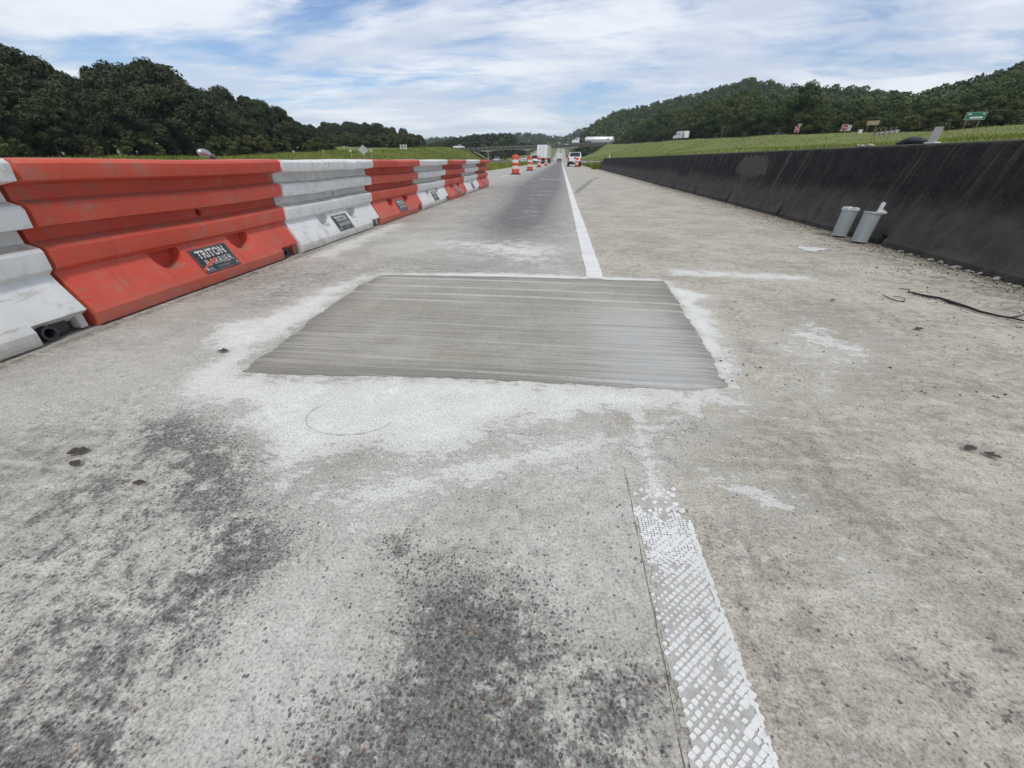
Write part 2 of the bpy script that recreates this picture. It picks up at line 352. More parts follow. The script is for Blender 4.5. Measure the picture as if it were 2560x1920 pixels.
    fade = t.m('MULTIPLY', t.m('SUBTRACT', 1.0, t.m('MULTIPLY', t.ss(s[1], 2.5, 9.0), 0.55)), t.m('SUBTRACT', 1.0, t.m('ADD', t.m('MULTIPLY', fm, 0.40), t.m('MULTIPLY', t.ss(s[0], 0.35, 0.6), 0.30)))); mot = t.m('ADD', 1.0, t.m('MULTIPLY', t.m('SUBTRACT', mot, 1.0), fade))
    mv = t.new('ShaderNodeCombineXYZ'); t.put(mv.inputs[0], t.m('MULTIPLY', mot, 1.015)); t.put(mv.inputs[1], mot); t.put(mv.inputs[2], t.m('MULTIPLY', mot, 0.945))
    c = t.mix(1.0, c, mv.outputs[0], 'MULTIPLY')
    t.put(b.inputs['Base Color'], c); b.inputs['Roughness'].default_value = 0.85
    h = t.m('ADD', t.m('ADD', t.m('MULTIPLY', n4, 0.5), t.m('MULTIPLY', n3, 1.2)), t.m('ADD', t.m('MULTIPLY', s1, -0.25), t.m('MULTIPLY', wm, 0.3)))
    t.put(b.inputs['Normal'], t.bump(h, 0.6, 0.008)); return m
M_CONC = mat_concrete()
M_CONC_FAR = plain('weathered_concrete', (0.33, 0.32, 0.30), 0.85, var=0.2, scale=0.8, fine=9, bump=0.3)
M_JOINT = plain('joint_dirt', (0.27, 0.255, 0.23), 0.95, var=0.4, scale=6, fine=60)

def road_attrs(X, Y):
    g = lambda P, w: np.clip(sdf(P, X, Y) / w, -1.6, 1.2)
    near = (Y < 6.5)
    wh = np.full(X.shape, -1.6); wh = np.maximum(wh, g(WHITE, 0.14)); wh = np.maximum(wh, g(WHITE_R, 0.08)); wh = np.maximum(wh, g(WHITE_T, 0.06))
    wh = np.maximum(wh, g(WHITE_B, 0.12) - 0.35); wh = np.maximum(wh, g(WHITE_C, 0.10) - 0.45); wh = np.maximum(wh, g(WHITE_D, 0.3) - 0.6); wh = np.maximum(wh, g([(0.27, 0.78), (0.38, 0.78), (0.385, 1.35), (0.275, 1.35)], 0.05) - 0.75)
    wh = np.maximum(wh, g([(-0.75, 0.70), (-0.3, 0.95), (0.2, 1.15), (0.6, 1.28), (0.3, 1.0), (-0.2, 0.75), (-0.5, 0.6)], 0.12) - 0.55)
    wh = np.maximum(wh, g([(-0.12, 3.25), (0.2, 3.25), (0.2, 4.6), (-1.5, 5.0), (-1.6, 4.4)], 0.5) - 0.75); wh = np.maximum(wh, g([(0.9, 3.25), (0.9, 3.6), (2.1, 3.5), (2.1, 3.2)], 0.1) - 0.9)
    wh = np.maximum(wh, g([(-2.5, 3.4), (-2.5, 6.2), (-2.2, 6.0), (-2.1, 3.6)], 0.2) - 0.5)
    fi = np.maximum(g(FILM, 0.10), np.maximum(wh + 0.55, -1.6))
    fi = np.maximum(fi, g([(-2.56, 1.0), (-2.56, 2.4), (-2.1, 2.2), (-1.6, 1.5), (-1.9, 0.9)], 0.4) - 0.1)
    fi = np.maximum(fi, g([(-2.5, 3.2), (-2.5, 8), (-1.7, 6.5), (0.1, 4.6), (0.1, 3.3)], 0.8) - 0.75)
    dk = np.full(X.shape, -1.2)
    dk = np.maximum(dk, g(DARK1, 0.16) - 0.22); dk = np.maximum(dk, g(DARK2, 0.12) + 0.12); dk = np.maximum(dk, g(DARK3, 0.05)); dk = np.maximum(dk, g(DARK4, 0.2) - 0.75)
    dk = np.maximum(dk, g(DARK6, 0.10)); dk = np.maximum(dk, g([(-1.5, 0.2), (-1.5, 1.1), (-0.9, 0.9), (-0.7, 0.5), (-0.7, 0.1)], 0.4) - 1.0)
    dk = np.maximum(dk, g([(0.02, 0.05), (0.02, 0.45), (0.25, 0.4), (0.27, 0.05)], 0.1) - 0.65)
    dk = np.maximum(dk, g([(0.42, 0.0), (0.42, 0.8), (1.2, 0.8), (1.6, 0.0)], 0.3) - 1.75)
    fi = np.where(dk > 0.1, np.minimum(fi, 0.1 - dk), fi)
    ln = np.exp(-((X + 0.62) / 0.62) ** 2) * sstep(Y, 3.6, 7.0) * 0.95 + np.exp(-((X + 0.95) / 1.25) ** 2) * sstep(Y, 7, 16) * 0.75
    ln = ln * (X < 0.245) + 0.35 * np.exp(-((X + 0.6) / 0.5) ** 2) * sstep(Y, 2.9, 3.5)
    wx = np.interp(Y, WALL_Y, WALL_X); gr = np.clip(1.25 - (wx - X) / 0.62, -1, 1.2); gr = np.where(X < 0.3, -1, gr)
    gr = np.maximum(gr, np.clip(0.75 - np.abs(X + 2.50) / 0.10, -1, 1) * (Y < 16))
    return dict(white=np.where(near, wh, -1.6), film=np.where(Y < 9, fi, -1.6), dark=dk, lane=np.clip(ln, 0, 1), grit=gr)
def slab(name, xs, ys):
    X, Y = np.meshgrid(xs, ys); Z = road_z(Y) + 0.0
    Xj = X.copy()
    e = (vnoise(Y * 0 + 3, Y, 14, 11) - 0.5) * 0.004 + (vnoise(Y * 0 + (3 if name == 'road' else 9), Y, 40, 12) - 0.45) * 0.004
    ed = 0 if name == 'shoulder' else -1
    Xj[:, ed] += e[:, ed] * (Y[:, ed] < 0.92) + (0.0012 if name == 'road' else -0.0012) * (Y[:, ed] >= 0.92)
    P = np.stack([Xj, Y, Z], -1)
    # a skirt down the joint side
    col = P[:, ed:ed + 1 if ed == 0 else None].copy(); col[..., 2] -= 0.03; col[..., 0] += 0.002 * (1 if ed == 0 else -1)
    P = np.concatenate([col, P], 1) if ed == 0 else np.concatenate([P, col], 1)
    at = road_attrs(P[..., 0], P[..., 1]); o = grid_mesh(name, P, M_CONC, at, smooth=False); tag(o, kind='structure'); return o
ys_near = spaced((-3, 0.0, 0.5), (0.0, 1.6, 0.014), (1.6, 4.0, 0.03), (4.0, 10, 0.10), (10, 60, 0.8), (60, 235, 8), (235, 720, 20), (720, 1000, 40))
slab('road', spaced((-6.4, -3.0, 0.35), (-3.0, -1.5, 0.05), (-1.5, 0.2444, 0.02)), ys_near)
slab('shoulder', spaced((0.2468, 1.3, 0.025), (1.3, 3.0, 0.06), (3.0, 4.28, 0.06)), ys_near)
jb = MB().box((-1.0, 498, -0.03), (10.6, 1004, 0.02))
jb = MB(); [jb.box((-1.0, 118, -0.0125), (10.5, 236, 0.02))]
tag(jb.build('roadbed', M_JOINT), kind='structure')
# opposite carriageway
X, Y = np.meshgrid(np.array([-31.5, -28, -25.2, -22, -21.0]), spaced((-60, 235, 20), (235, 720, 20), (720, 1000, 40)))
oc = grid_mesh('opposite_carriageway', np.stack([X, Y, road_z(Y) + 0.03], -1), M_CONC_FAR); tag(oc, kind='structure')

def mat_patch():
    m, t, b = new_mat('fresh_concrete'); p = t.pos()
    st = t.noise(t.scale(p, (0.35, 26.0, 1)), 3.0, 8, 0.75); st2 = t.noise(t.scale(p, (0.22, 120.0, 1)), 2.2, 5, 0.75)
    n1 = t.noise(p, 2.2, 7, 0.65); n3 = t.noise(p, 38, 8, 0.78); n4 = t.noise(p, 190, 3)
    c = t.mix(t.ss(t.m('ADD', st, t.m('MULTIPLY', n1, 0.6)), 0.62, 0.98), (0.30, 0.278, 0.222), (0.455, 0.425, 0.348))
    c = t.mix(t.m('MULTIPLY', t.ss(st2, 0.46, 0.62), 0.40), c, (0.22, 0.205, 0.172))
    c = t.mix(t.m('MULTIPLY', t.ss(st2, 0.44, 0.34), 0.22), c, (0.52, 0.50, 0.44))
    c = t.mix(t.m('MULTIPLY', t.ss(n3, 0.48, 0.60), 0.42), c, (0.215, 0.20, 0.165))
    c = t.mix(t.m('MULTIPLY', t.ss(n4, 0.5, 0.66), 0.35), c, (0.56, 0.54, 0.48)); c = t.mix(t.m('MULTIPLY', t.ss(n1, 0.5, 0.66), 0.35), c, (0.46, 0.44, 0.385))
    c = t.mix(t.m('MULTIPLY', t.attr('rim'), 0.6), c, (0.20, 0.187, 0.158))
    sm = t.ss(t.m('ADD', t.attr('smear'), t.m('ADD', t.m('MULTIPLY', t.m('SUBTRACT', st2, 0.5), 7.0), t.m('MULTIPLY', t.m('SUBTRACT', st, 0.5), 4.0))), 0.55, 0.85)
    c = t.mix(t.m('MULTIPLY', sm, 0.7), c, (0.58, 0.585, 0.58))
    c = t.mix(t.m('MULTIPLY', t.m('MULTIPLY', t.attr('ridge'), t.ss(n3, 0.35, 0.55)), 0.9), c, (0.64, 0.63, 0.585))
    t.put(b.inputs['Base Color'], c); b.inputs['Roughness'].default_value = 0.8
    h = t.m('ADD', t.m('MULTIPLY', st2, 1.4), t.m('ADD', t.m('MULTIPLY', st, 0.8), t.m('MULTIPLY', n4, 0.35)))
    t.put(b.inputs['Normal'], t.bump(h, 0.6, 0.008)); return m
def build_patch():
    nx, ny = 150, 190; s, t = np.meshgrid(np.linspace(0, 1, nx), np.linspace(0, 1, ny))
    e1 = lambda q, k, sd: (vnoise(q * 0 + 1, q, k, sd) - 0.5)
    yb = np.interp(s, [0, .18, .4, .7, .93, 1], [1.365, 1.38, 1.416, 1.43, 1.425, 1.47]) + e1(s, 30, 21) * 0.012 + e1(s, 90, 22) * 0.008
    yt = np.interp(s, [0, .03, .45, 1], [3.04, 3.065, 3.117, 3.112]) + e1(s, 30, 23) * 0.012
    Y = yb + (yt - yb) * t
    xl = np.interp(Y, [1.36, 1.46, 1.63, 1.92, 2.43, 2.83, 3.06], [-1.36, -1.38, -1.385, -1.41, -1.45, -1.455, -1.41]) + e1(Y, 12, 24) * 0.03 + e1(Y, 45, 25) * 0.012
    xr = np.interp(Y, [1.42, 1.85, 2.35, 3.11], [0.735, 0.773, 0.808, 0.86]) + e1(Y, 12, 26) * 0.02 + e1(Y, 50, 27) * 0.014
    X = xl + (xr - xl) * s
    d = np.minimum(np.minimum(X - xl, xr - X), np.minimum(Y - yb, yt - Y))
    ridge = np.zeros_like(X); bow = 0.03 * np.sin(np.clip((X + 1.4) / 2.2, 0, 1) * math.pi)
    for y0, w, a in ((2.93, .016, .9), (2.72, .015, .9), (2.545, .014, 1.0), (2.40, .013, .9), (2.27, .008, .35), (2.02, .008, .3), (1.80, .009, .4), (1.66, .007, .25), (1.56, .008, .5), (1.47, .010, .7)):
        fade = vnoise(X + y0 * 7, Y * 0 + y0 * 3, 2.2, int(y0 * 100)); yy = y0 + bow * (y0 > 2.2) - (X - 0.2) * 0.018 + (vnoise(X, X * 0 + y0, 3, 31) - .5) * 0.008
        ridge = np.maximum(ridge, a * np.exp(-((Y - yy) / w) ** 2) * np.clip(fade * 2.2 - 0.15, 0, 1))
    smear = np.exp(-((X - 0.45) / 0.35) ** 2) * sstep(Y, 2.55, 2.2) * 0.95 + 0.3 * np.exp(-((X + 1.0) / 0.25) ** 2) * np.exp(-((Y - 1.85) / 0.25) ** 2)
    Z = 0.0015 + 0.0045 * sstep(d, 0, 0.05) + ridge * 0.003
    rim = np.clip(1.25 - d / 0.14, 0, 1) ** 1.5
    o = grid_mesh('concrete_patch', np.stack([X, Y, Z], -1), mat_patch(), dict(ridge=ridge, smear=smear, rim=rim)); tag(o, kind='structure')
    o['label'] = 'fresh broom finished concrete repair patch in the closed lane'
build_patch()

def mat_line(wear=0.5):
    m, t, b = new_mat('line_paint'); p = t.pos()
    n1 = t.noise(p, 3, 6, 0.6); n2 = t.noise(p, 28, 7, 0.7); n3 = t.noise(p, 140, 4, 0.6)
    c = t.mix(t.ss(n1, 0.3, 0.7), (0.66, 0.65, 0.62), (0.77, 0.76, 0.73))
    w = t.ss(t.m('ADD', t.m('MULTIPLY', n1, 0.5), t.m('ADD', t.m('MULTIPLY', n2, 0.6), t.m('MULTIPLY', n3, 0.3))), 0.76, 0.92)
    c = t.mix(t.m('MULTIPLY', w, wear), c, (0.36, 0.345, 0.32))
    t.put(b.inputs['Base Color'], c); b.inputs['Roughness'].default_value = 0.7; t.put(b.inputs['Normal'], t.bump(n2, 0.2, 0.003)); return m
M_LINE = mat_line()
def strip(name, pts, w, mat=None, z=0.004, jag=0.006, label=None, parent=None):
    """flat painted strip along pts (x,y) with slightly ragged sides"""
    v = []; f = []; k = 0
    for i, (x, y) in enumerate(pts):
        a = pts[max(i - 1, 0)]; b2 = pts[min(i + 1, len(pts) - 1)]; d = Vector((b2[0] - a[0], b2[1] - a[1])).normalized(); n = Vector((d.y, -d.x))
        ja, jb_ = random.uniform(-jag, jag), random.uniform(-jag, jag); zz = float(road_z(y)) + z
        v += [(x - n.x * (w / 2 + ja), y - n.y * (w / 2 + ja), zz), (x + n.x * (w / 2 + jb_), y + n.y * (w / 2 + jb_), zz)]
        if i: f.append((2 * i - 2, 2 * i - 1, 2 * i + 1, 2 * i))
    o = MB().add(v, f).build(name, mat or M_LINE, parent, fix=False)
    if not parent: tag(o, label, kind='structure')
    return o
strip('edge_line', [(0.325, y) for y in spaced((3.13, 8, 0.08), (8, 60, 1.0), (60, 235, 8), (235, 720, 20))], 0.135, label='white edge line running on from the patch to the bridge')
for k in range(20): strip('lane_line', [(-3.3, 24.2 + k * 12.2 + q) for q in (0, 1.5, 3.1)], 0.11, jag=0.003)
strip('lane_line', [(-6.05, y) for y in spaced((18, 235, 10), (235, 700, 20))], 0.10, plain('yellow_line', (0.5, 0.36, 0.06), 0.7), jag=0.002)
M_WORN = mat_line(1.0)
strip('joint_mark', [(x, 21.2 + random.uniform(-.03, .03)) for x in np.arange(-2.1, -1.2, .1)], 0.10, M_WORN, jag=0.03)
strip('joint_mark', [(x, 21.2 + random.uniform(-.03, .03)) for x in np.arange(-1.0, 0.2, .1)], 0.14, M_WORN, jag=0.04)
M_RUBBER = plain('tyre_rubber_mark', (0.25, 0.235, 0.21), 0.8, var=0.3)
ring = [(-0.72 + .165 * math.cos(a), 1.10 + .115 * math.sin(a)) for a in np.linspace(R(150), R(350), 40)]
strip('trowel_ring', ring, 0.003, plain('ring_mark', (0.52, 0.515, 0.49), 0.9, var=.3), z=0.0035, jag=0.0015)
strip('skid_mark', [(0.45, 12.5), (0.7, 14.5), (1.0, 17), (1.45, 20.5), (2.0, 24)], 0.16, M_RUBBER, jag=0.05)
# near remains of the edge line: raised waffle pads with a solid worn margin
ml = MB()
y = -0.8
while y < 0.74:
    a = 0.381 + random.uniform(-.004, .004); e_ = 0.390 + random.uniform(-.003, .003); ml.quad((a, y, .0035), (e_, y, .0035), (e_, y + .0102, .0035), (a, y + .0102, .0035)); y += 0.01
elo = ml.build('edge_line', M_WORN, fix=False); tag(elo, 'worn white edge line with waffle pattern near the camera', kind='structure')
pads = MB(); pit = 0.0132; hs = 0.0048
for i in range(-110, 70):
    for j in range(-110, 70):
        u, w = i * pit, j * pit * 1.05; x = 0.32 + (u - w) * 0.7071 * 0.98; y = 0.4 + (u + w) * 0.7071 * 0.86
        left = 0.254 + 0.008 * math.sin(y * 23) + (0.010 if random.random() < .3 else 0)
        if not (left < x < 0.388 and -0.8 < y < 0.82 + random.uniform(-.20, .04)): continue
        wn = float(vnoise(np.array(x * 1.0 + 9), np.array(y * 1.0 + 4), 26, 41))
        if wn < 0.11 - .05 * (y > .55) or random.random() < 0.035: continue
        h = hs * random.uniform(0.78, 1.18) * (0.75 if wn < 0.32 else 1.0); big = 1.32 if (y > 0.62 and random.random() < .75) or (x > .36) else 1.0; h *= big
        v = []
        for q in range(8):
            ang = math.pi / 4 * q + math.pi / 8; sx = math.copysign(abs(math.cos(ang)) ** .55, math.cos(ang)); sy = math.copysign(abs(math.sin(ang)) ** .55, math.sin(ang))
            r1 = random.uniform(.82, 1.12); v.append((sx * h * r1 * 1.12, sy * h * r1 * 1.0))
        c45, s45 = math.cos(R(40)), math.sin(R(40)); top = []; bot = []
        for a, b_ in v:
            X_, Y_ = a * c45 - b_ * s45, (a * s45 + b_ * c45) * 0.86; bot.append((x + X_ * 1.1, y + Y_ * 1.1, 0.0005)); top.append((x + X_, y + Y_, 0.0030 + random.uniform(-.0004, .0004)))
        pads.add(bot + top, [tuple(range(8, 16))] + [(q, (q + 1) % 8, (q + 1) % 8 + 8, q + 8) for q in range(8)])
for i in range(16):
    for j in range(34):
        x = 0.258 + i * .0081; y = 0.585 + j * .0066; q = float(vnoise(np.array(x + 2), np.array(y + 7), 45, 43)) * .6 + float(vnoise(np.array(x + 2), np.array(y + 7), 150, 44)) * .4
        if q < .56 - .26 * min(1, max(0, (y - .58) / .12)) + .45 * max(0, (y - .70) / .1): continue
        a, b_ = .0046, .0038; pads.add([(x - a, y - b_, .0028), (x + a, y - b_, .0028), (x + a, y + b_, .0028), (x - a, y + b_, .0028)], [(0, 1, 2, 3)])
thin = plain('thin_worn_paint', (0.43, 0.42, 0.39), 0.8, var=0.22, scale=30, fine=160)
us = MB()
for j in range(120):
    y0 = -.81 + j * .0135; a = .256 + random.uniform(-.006, .008); e_ = .388 + random.uniform(-.004, .003)
    if y0 > .70 and random.random() < (y0 - .70) / .12: continue
    us.quad((a, y0, .0016), (e_, y0, .0016), (e_, y0 + .0136, .0016), (a, y0 + .0136, .0016))
us.build('worn_underlayer', thin, elo, fix=False)
pd = pads.build('waffle_pads', mat_line(0.6), elo, fix=False); tag(pd, kind='stuff')

# ------------------------------------------------------------------ concrete median wall on the right
def mat_wall():
    m, t, b = new_mat('mildewed_concrete'); p = t.pos(); s = t.sep(p)
    n1 = t.noise(p, 0.9, 6); n2 = t.noise(p, 6, 7, 0.65); n3 = t.noise(p, 50, 5, 0.7)
    run = t.noise(t.scale(p, (1.0, 5.0, 0.35)), 2.2, 7, 0.7)
    up = t.mix(t.ss(n2, 0.35, 0.7), (0.011, 0.0105, 0.012), (0.026, 0.0235, 0.023))
    lo = t.mix(t.ss(n2, 0.35, 0.7), (0.055, 0.050, 0.046), (0.095, 0.086, 0.076))
    h = t.m('ADD', s[2], t.m('MULTIPLY', t.m('SUBTRACT', n1, 0.5), 0.35))
    c = t.mix(t.ss(h, 0.30, 0.58), lo, up)
    c = t.mix(t.m('MULTIPLY', t.ss(run, 0.50, 0.66), 0.55), c, (0.098, 0.086, 0.072))
    c = t.mix(t.m('MULTIPLY', t.ss(t.m('ADD', s[2], t.m('MULTIPLY', n2, 0.05)), 0.965, 1.0), 0.6), c, (0.13, 0.115, 0.085))
    c = t.mix(t.m('MULTIPLY', t.ss(n3, 0.5, 0.62), 0.28), c, (0.095, 0.086, 0.076))
    jd = t.m('ABSOLUTE', t.m('SUBTRACT', t.m('FRACT', t.m('DIVIDE', t.m('ADD', s[1], 1.9), 6.1)), 0.5)); c = t.mix(t.m('MULTIPLY', t.ss(t.m('ADD', jd, t.m('MULTIPLY', n3, 0.001)), 0.0024, 0.0012), 0.8), c, (0.008, 0.008, 0.008))
    # scraped pale patch with its own outline
    a = t.m('ADD', t.m('POWER', t.m('ABSOLUTE', t.m('DIVIDE', t.m('SUBTRACT', s[1], 9.6), 0.78)), 2.0), t.m('POWER', t.m('ABSOLUTE', t.m('DIVIDE', t.m('SUBTRACT', s[2], 0.69), 0.24)), 2.0))
    sc = t.ss(t.m('ADD', a, t.m('MULTIPLY', t.m('SUBTRACT', t.noise(p, 3.5, 8, .7), .5), 4.0)), 1.1, 0.5)
    c = t.mix(t.m('MULTIPLY', sc, 0.55), c, (0.13, 0.115, 0.09))
    t.put(b.inputs['Base Color'], c); b.inputs['Roughness'].default_value = 0.9; b.inputs['Specular IOR Level'].default_value = 0.2
    t.put(b.inputs['Normal'], t.bump(t.m('ADD', n3, n2), 0.4, 0.008)); return m
M_WALL = mat_wall()
def build_wall():
    prof = [(0.0, -0.02), (0.0, 0.055), (0.018, 0.075), (0.05, 0.15), (0.085, 0.25), (0.115, 0.34), (0.145, 0.46), (0.20, 0.66), (0.265, 0.93), (0.285, 0.965), (0.33, 0.975), (0.56, 0.975), (0.60, 0.95), (0.62, -0.02)]
    drains = [-1.5, 1.6, 4.93, 7.46, 9.9, 12.4, 14.8, 17.3, 19.8, 22.3, 27, 32, 37]
    st = [(y, False) for y in spaced((-12, 2, 1.0), (2, 12, 0.25), (12, 45.0, 1.5))]
    for d in drains: st += [(d - .055, False), (d - .054, True), (d + .054, True), (d + .055, False)]
    st = sorted(st); st = [q for q in st if q[1] or not any(d - .054 < q[0] < d + .054 for d in drains)]
    v = []; f = []; n = len(prof)
    def ring(y, notch, k=1.0, dz=0.0):
        x0 = float(np.interp(y, WALL_Y, WALL_X)); wob = (float(vnoise(np.array(y), np.array(2.0), 0.8, 51)) - .5) * 0.012
        for i, (x, z) in enumerate(prof):
            if notch and i < 3: x = 0.22 + 0.004 * i; z = z if i < 2 else 0.088
            if notch and i == 3: x, z = x, 0.10
            zz = z - (dz if z > 0.9 else 0); v.append((x0 + x + wob, y, zz))
    for y, q in st: ring(y, q)
    ring(45.35, False, dz=0.05); ring(45.7, False, dz=0.20)
    m = len(v) // n
    for i in range(m - 1):
        for k in range(n - 1): f.append((i * n + k, i * n + k + 1, (i + 1) * n + k + 1, (i + 1) * n + k))
    f.append(tuple(range(n))); f.append(tuple((m - 1) * n + k for k in range(n))[::-1])
    o = MB().add(v, f).build('concrete_barrier_wall', M_WALL, None, smooth=28)
    tag(o, 'long blackened concrete barrier wall along the right shoulder', 'wall')
    seam = MB()
    seam_m = plain('seam_scar', (0.15, 0.135, 0.11), 0.9, var=0.3)
    for y0, z0, z1, lean, w in ((8.2, 0.34, 0.93, 0.03, .016), (9.2, 0.80, 0.95, 0.06, .012)):
        s_ = MB(); vv = []; ff = []
        zs = np.linspace(z0, z1, 12)
        for i, z in enumerate(zs):
            x = float(np.interp(y0, WALL_Y, WALL_X)) + float(np.interp(z, [q[1] for q in prof[1:10]], [q[0] for q in prof[1:10]])) - 0.006
            yy = y0 - lean * (z - z0) + random.uniform(-.01, .01); ww = w * random.uniform(.4, 1.1); vv += [(x, yy - ww, z), (x, yy + ww, z)]
            if i: ff.append((2 * i - 2, 2 * i - 1, 2 * i + 1, 2 * i))
        s_.add(vv, ff).build('seam', seam_m, o)
    return o
build_wall()

# ------------------------------------------------------------------ water-filled traffic barriers
def mat_plastic(name, c0, c1, dirt, streak):
    m, t, b = new_mat(name); p = t.obj(); w = t.pos()
    n1 = t.noise(w, 2.2, 6); n2 = t.noise(w, 11, 7, 0.68); n3 = t.noise(w, 90, 4, 0.6); run = t.noise(t.scale(w, (3, 9, 0.8)), 2.0, 6, 0.7)
    c = t.mix(t.ss(n1, 0.3, 0.7), c0, c1)
    nz = t.sep(t.new('ShaderNodeNewGeometry').outputs['True Normal'])[2]
    lz = t.sep(p)[2]
    led = t.m('MULTIPLY', t.ss(nz, 0.55, 0.95), t.m('LESS_THAN', lz, 0.75))
    c = t.mix(t.m('MULTIPLY', t.m('MULTIPLY', led, t.ss(n2, 0.32, 0.6)), 0.8), c, dirt)           # dust lying on the ledges
    c = t.mix(t.m('MULTIPLY', t.ss(t.m('ADD', n2, t.m('MULTIPLY', n1, 0.4)), 0.72, 0.92), 0.50), c, dirt)
    c = t.mix(t.m('MULTIPLY', t.ss(run, 0.52, 0.70), 0.45), c, streak)
    scf = t.noise(t.scale(w, (6, 1.6, 14)), 2.5, 8, 0.75); c = t.mix(t.m('MULTIPLY', t.ss(scf, 0.56, 0.66), 0.6), c, dirt)
    c = t.mix(t.m('MULTIPLY', t.m('MULTIPLY', t.ss(lz, 0.16, 0.0), t.ss(n2, 0.25, 0.65)), 0.6), c, dirt)
    t.put(b.inputs['Base Color'], c); t.put(b.inputs['Roughness'], t.m('ADD', t.m('MULTIPLY', n2, 0.25), 0.36))
    b.inputs['Specular IOR Level'].default_value = 0.35
    t.put(b.inputs['Normal'], t.bump(t.m('ADD', t.m('MULTIPLY', n3, 0.4), t.m('MULTIPLY', n1, 2.0)), 0.22, 0.006)); return m
M_RED = mat_plastic('orange_red_plastic', (0.57, 0.078, 0.046), (0.66, 0.108, 0.066), (0.33, 0.22, 0.165), (0.46, 0.07, 0.04))
M_WHT = mat_plastic('white_plastic', (0.68, 0.685, 0.67), (0.79, 0.79, 0.77), (0.40, 0.345, 0.26), (0.54, 0.515, 0.46))
M_PLATE = plain('label_black', (0.035, 0.035, 0.037), 0.45, var=0.25, dirt=(0.16, 0.14, 0.12), dirt_amt=0.5, bump=0)
M_LET = plain('label_white', (0.68, 0.66, 0.63), 0.6, var=0.1, bump=0)
M_GREYP = plain('label_grey', (0.25, 0.25, 0.25), 0.6, bump=0)
M_STEEL = plain('dark_steel', (0.075, 0.075, 0.08), 0.5, 0.7, var=0.3, dirt=(0.12, 0.09, 0.07))
M_GALV = plain('galvanised_steel', (0.48, 0.49, 0.49), 0.38, 0.85, var=0.12)
BL = 1.955
def text_mb(txt, size_w, size_h, bold=0.0):
    """text outline as flat faces fitted to a size_w x size_h box at the origin"""
    cu = bpy.data.curves.new('lettering', 'FONT'); cu.body = txt; cu.size = 1; cu.offset = bold; cu.space_character = 1.05; cu.resolution_u = 3
    o = bpy.data.objects.new('lettering', cu); COL.objects.link(o); dg = bpy.context.evaluated_depsgraph_get()
    me = bpy.data.meshes.new_from_object(o.evaluated_get(dg)); bpy.data.objects.remove(o); bpy.data.curves.remove(cu)
    co = np.array([tuple(v.co) for v in me.vertices]); lo = co.min(0); hi = co.max(0)
    co[:, 0] = (co[:, 0] - lo[0]) / (hi[0] - lo[0]) * size_w; co[:, 1] = (co[:, 1] - lo[1]) / (hi[1] - lo[1]) * size_h; co[:, 2] = 0
    mb = MB().add([tuple(c) for c in co], [tuple(p.vertices) for p in me.polygons]); bpy.data.meshes.remove(me); return mb

def barrier_mesh(seed, mat, dent=False):
    fp = [(0.242, 0.0), (0.262, 0.014), (0.268, 0.078), (0.165, 0.262), (0.150, 0.296), (0.184, 0.318), (0.192, 0.406), (0.178, 0.424), (0.108, 0.446), (0.106, 0.506), (0.216, 0.522), (0.226, 0.604), (0.212, 0.622), (0.152, 0.640), (0.150, 0.706), (0.276, 0.728), (0.287, 0.800), (0.268, 0.819), (0.12, 0.823)]
    loop = fp + [(-x, z) for x, z in fp[::-1]]; n = len(loop); r = random.Random(seed)
    ys = [0.0, 0.03] + list(np.linspace(0.15, BL - 0.40, 10)) + [BL - 0.262]
    st = [(y, False) for y in ys] + [(BL - 0.26, True), (BL - 0.04, True), (BL, True)]
    v = []; f = []
    for i, (y, notch) in enumerate(st):
        bow = -0.003 * math.sin(y / BL * math.pi) + r.uniform(-.001, .001); sag = 0.005 * math.sin(y * 3 + seed)
        end = 0.0
        for k, (x, z) in enumerate(loop):
            sx = 1 if x > 0 else -1
            if notch and z < 0.105:
                if z < 0.05: x, z = sx * 0.125, (0.0 if z < 0.01 else 0.03)
                else: x, z = sx * 0.252, 0.108
            dz = 0
            if dent and z > 0.7:
                dz = -0.022 * math.exp(-((y - 1.35) / 0.10) ** 2) - 0.012 * math.exp(-((y - 1.68) / 0.06) ** 2)
                x += sx * (0.016 * math.exp(-((y - 1.20) / 0.06) ** 2) - 0.02 * math.exp(-((y - 1.5) / 0.08) ** 2))
            v.append((x + bow, y, z + (sag if z > 0.3 else 0) + dz))
    m = len(st)
    for i in range(m - 1):
        for k in range(n):
            q = (k + 1) % n; f.append((i * n + k, i * n + q, (i + 1) * n + q, (i + 1) * n + k))
    f.append(tuple(range(n))); f.append(tuple((m - 1) * n + k for k in range(n))[::-1])
    o = MB().add(v, f).build('tmp', mat, None)
    cut = MB()
    for yc in (0.64, 1.32):
        poly = [(yc - 0.112, 0.290), (yc + 0.112, 0.290)] + [(yc + 0.112 * math.cos(a), 0.262 - 0.098 * math.sin(a)) for a in np.linspace(0, math.pi, 14)]
        cut.prism(poly, 0.085, 0.5)
    cut.lathe([(0.024, 0.02), (0.026, 0.2)], 16, (0, 1.09, 0.474), 'x')
    co = cut.build('tmpcut', mat, None)
    bo = o.modifiers.new('b', 'BOOLEAN'); bo.operation = 'DIFFERENCE'; bo.object = co; bo.solver = 'EXACT'
    bv = o.modifiers.new('v', 'BEVEL'); bv.width = 0.009; bv.segments = 3; bv.limit_method = 'ANGLE'; bv.angle_limit = R(32)
    dg = bpy.context.evaluated_depsgraph_get(); me = bpy.data.meshes.new_from_object(o.evaluated_get(dg))
    bpy.data.objects.remove(o); bpy.data.objects.remove(co)
    me.polygons.foreach_set('use_smooth', [True] * len(me.polygons)); me.set_sharp_from_angle(angle=R(38)); me.name = 'barrier_body'
    return me
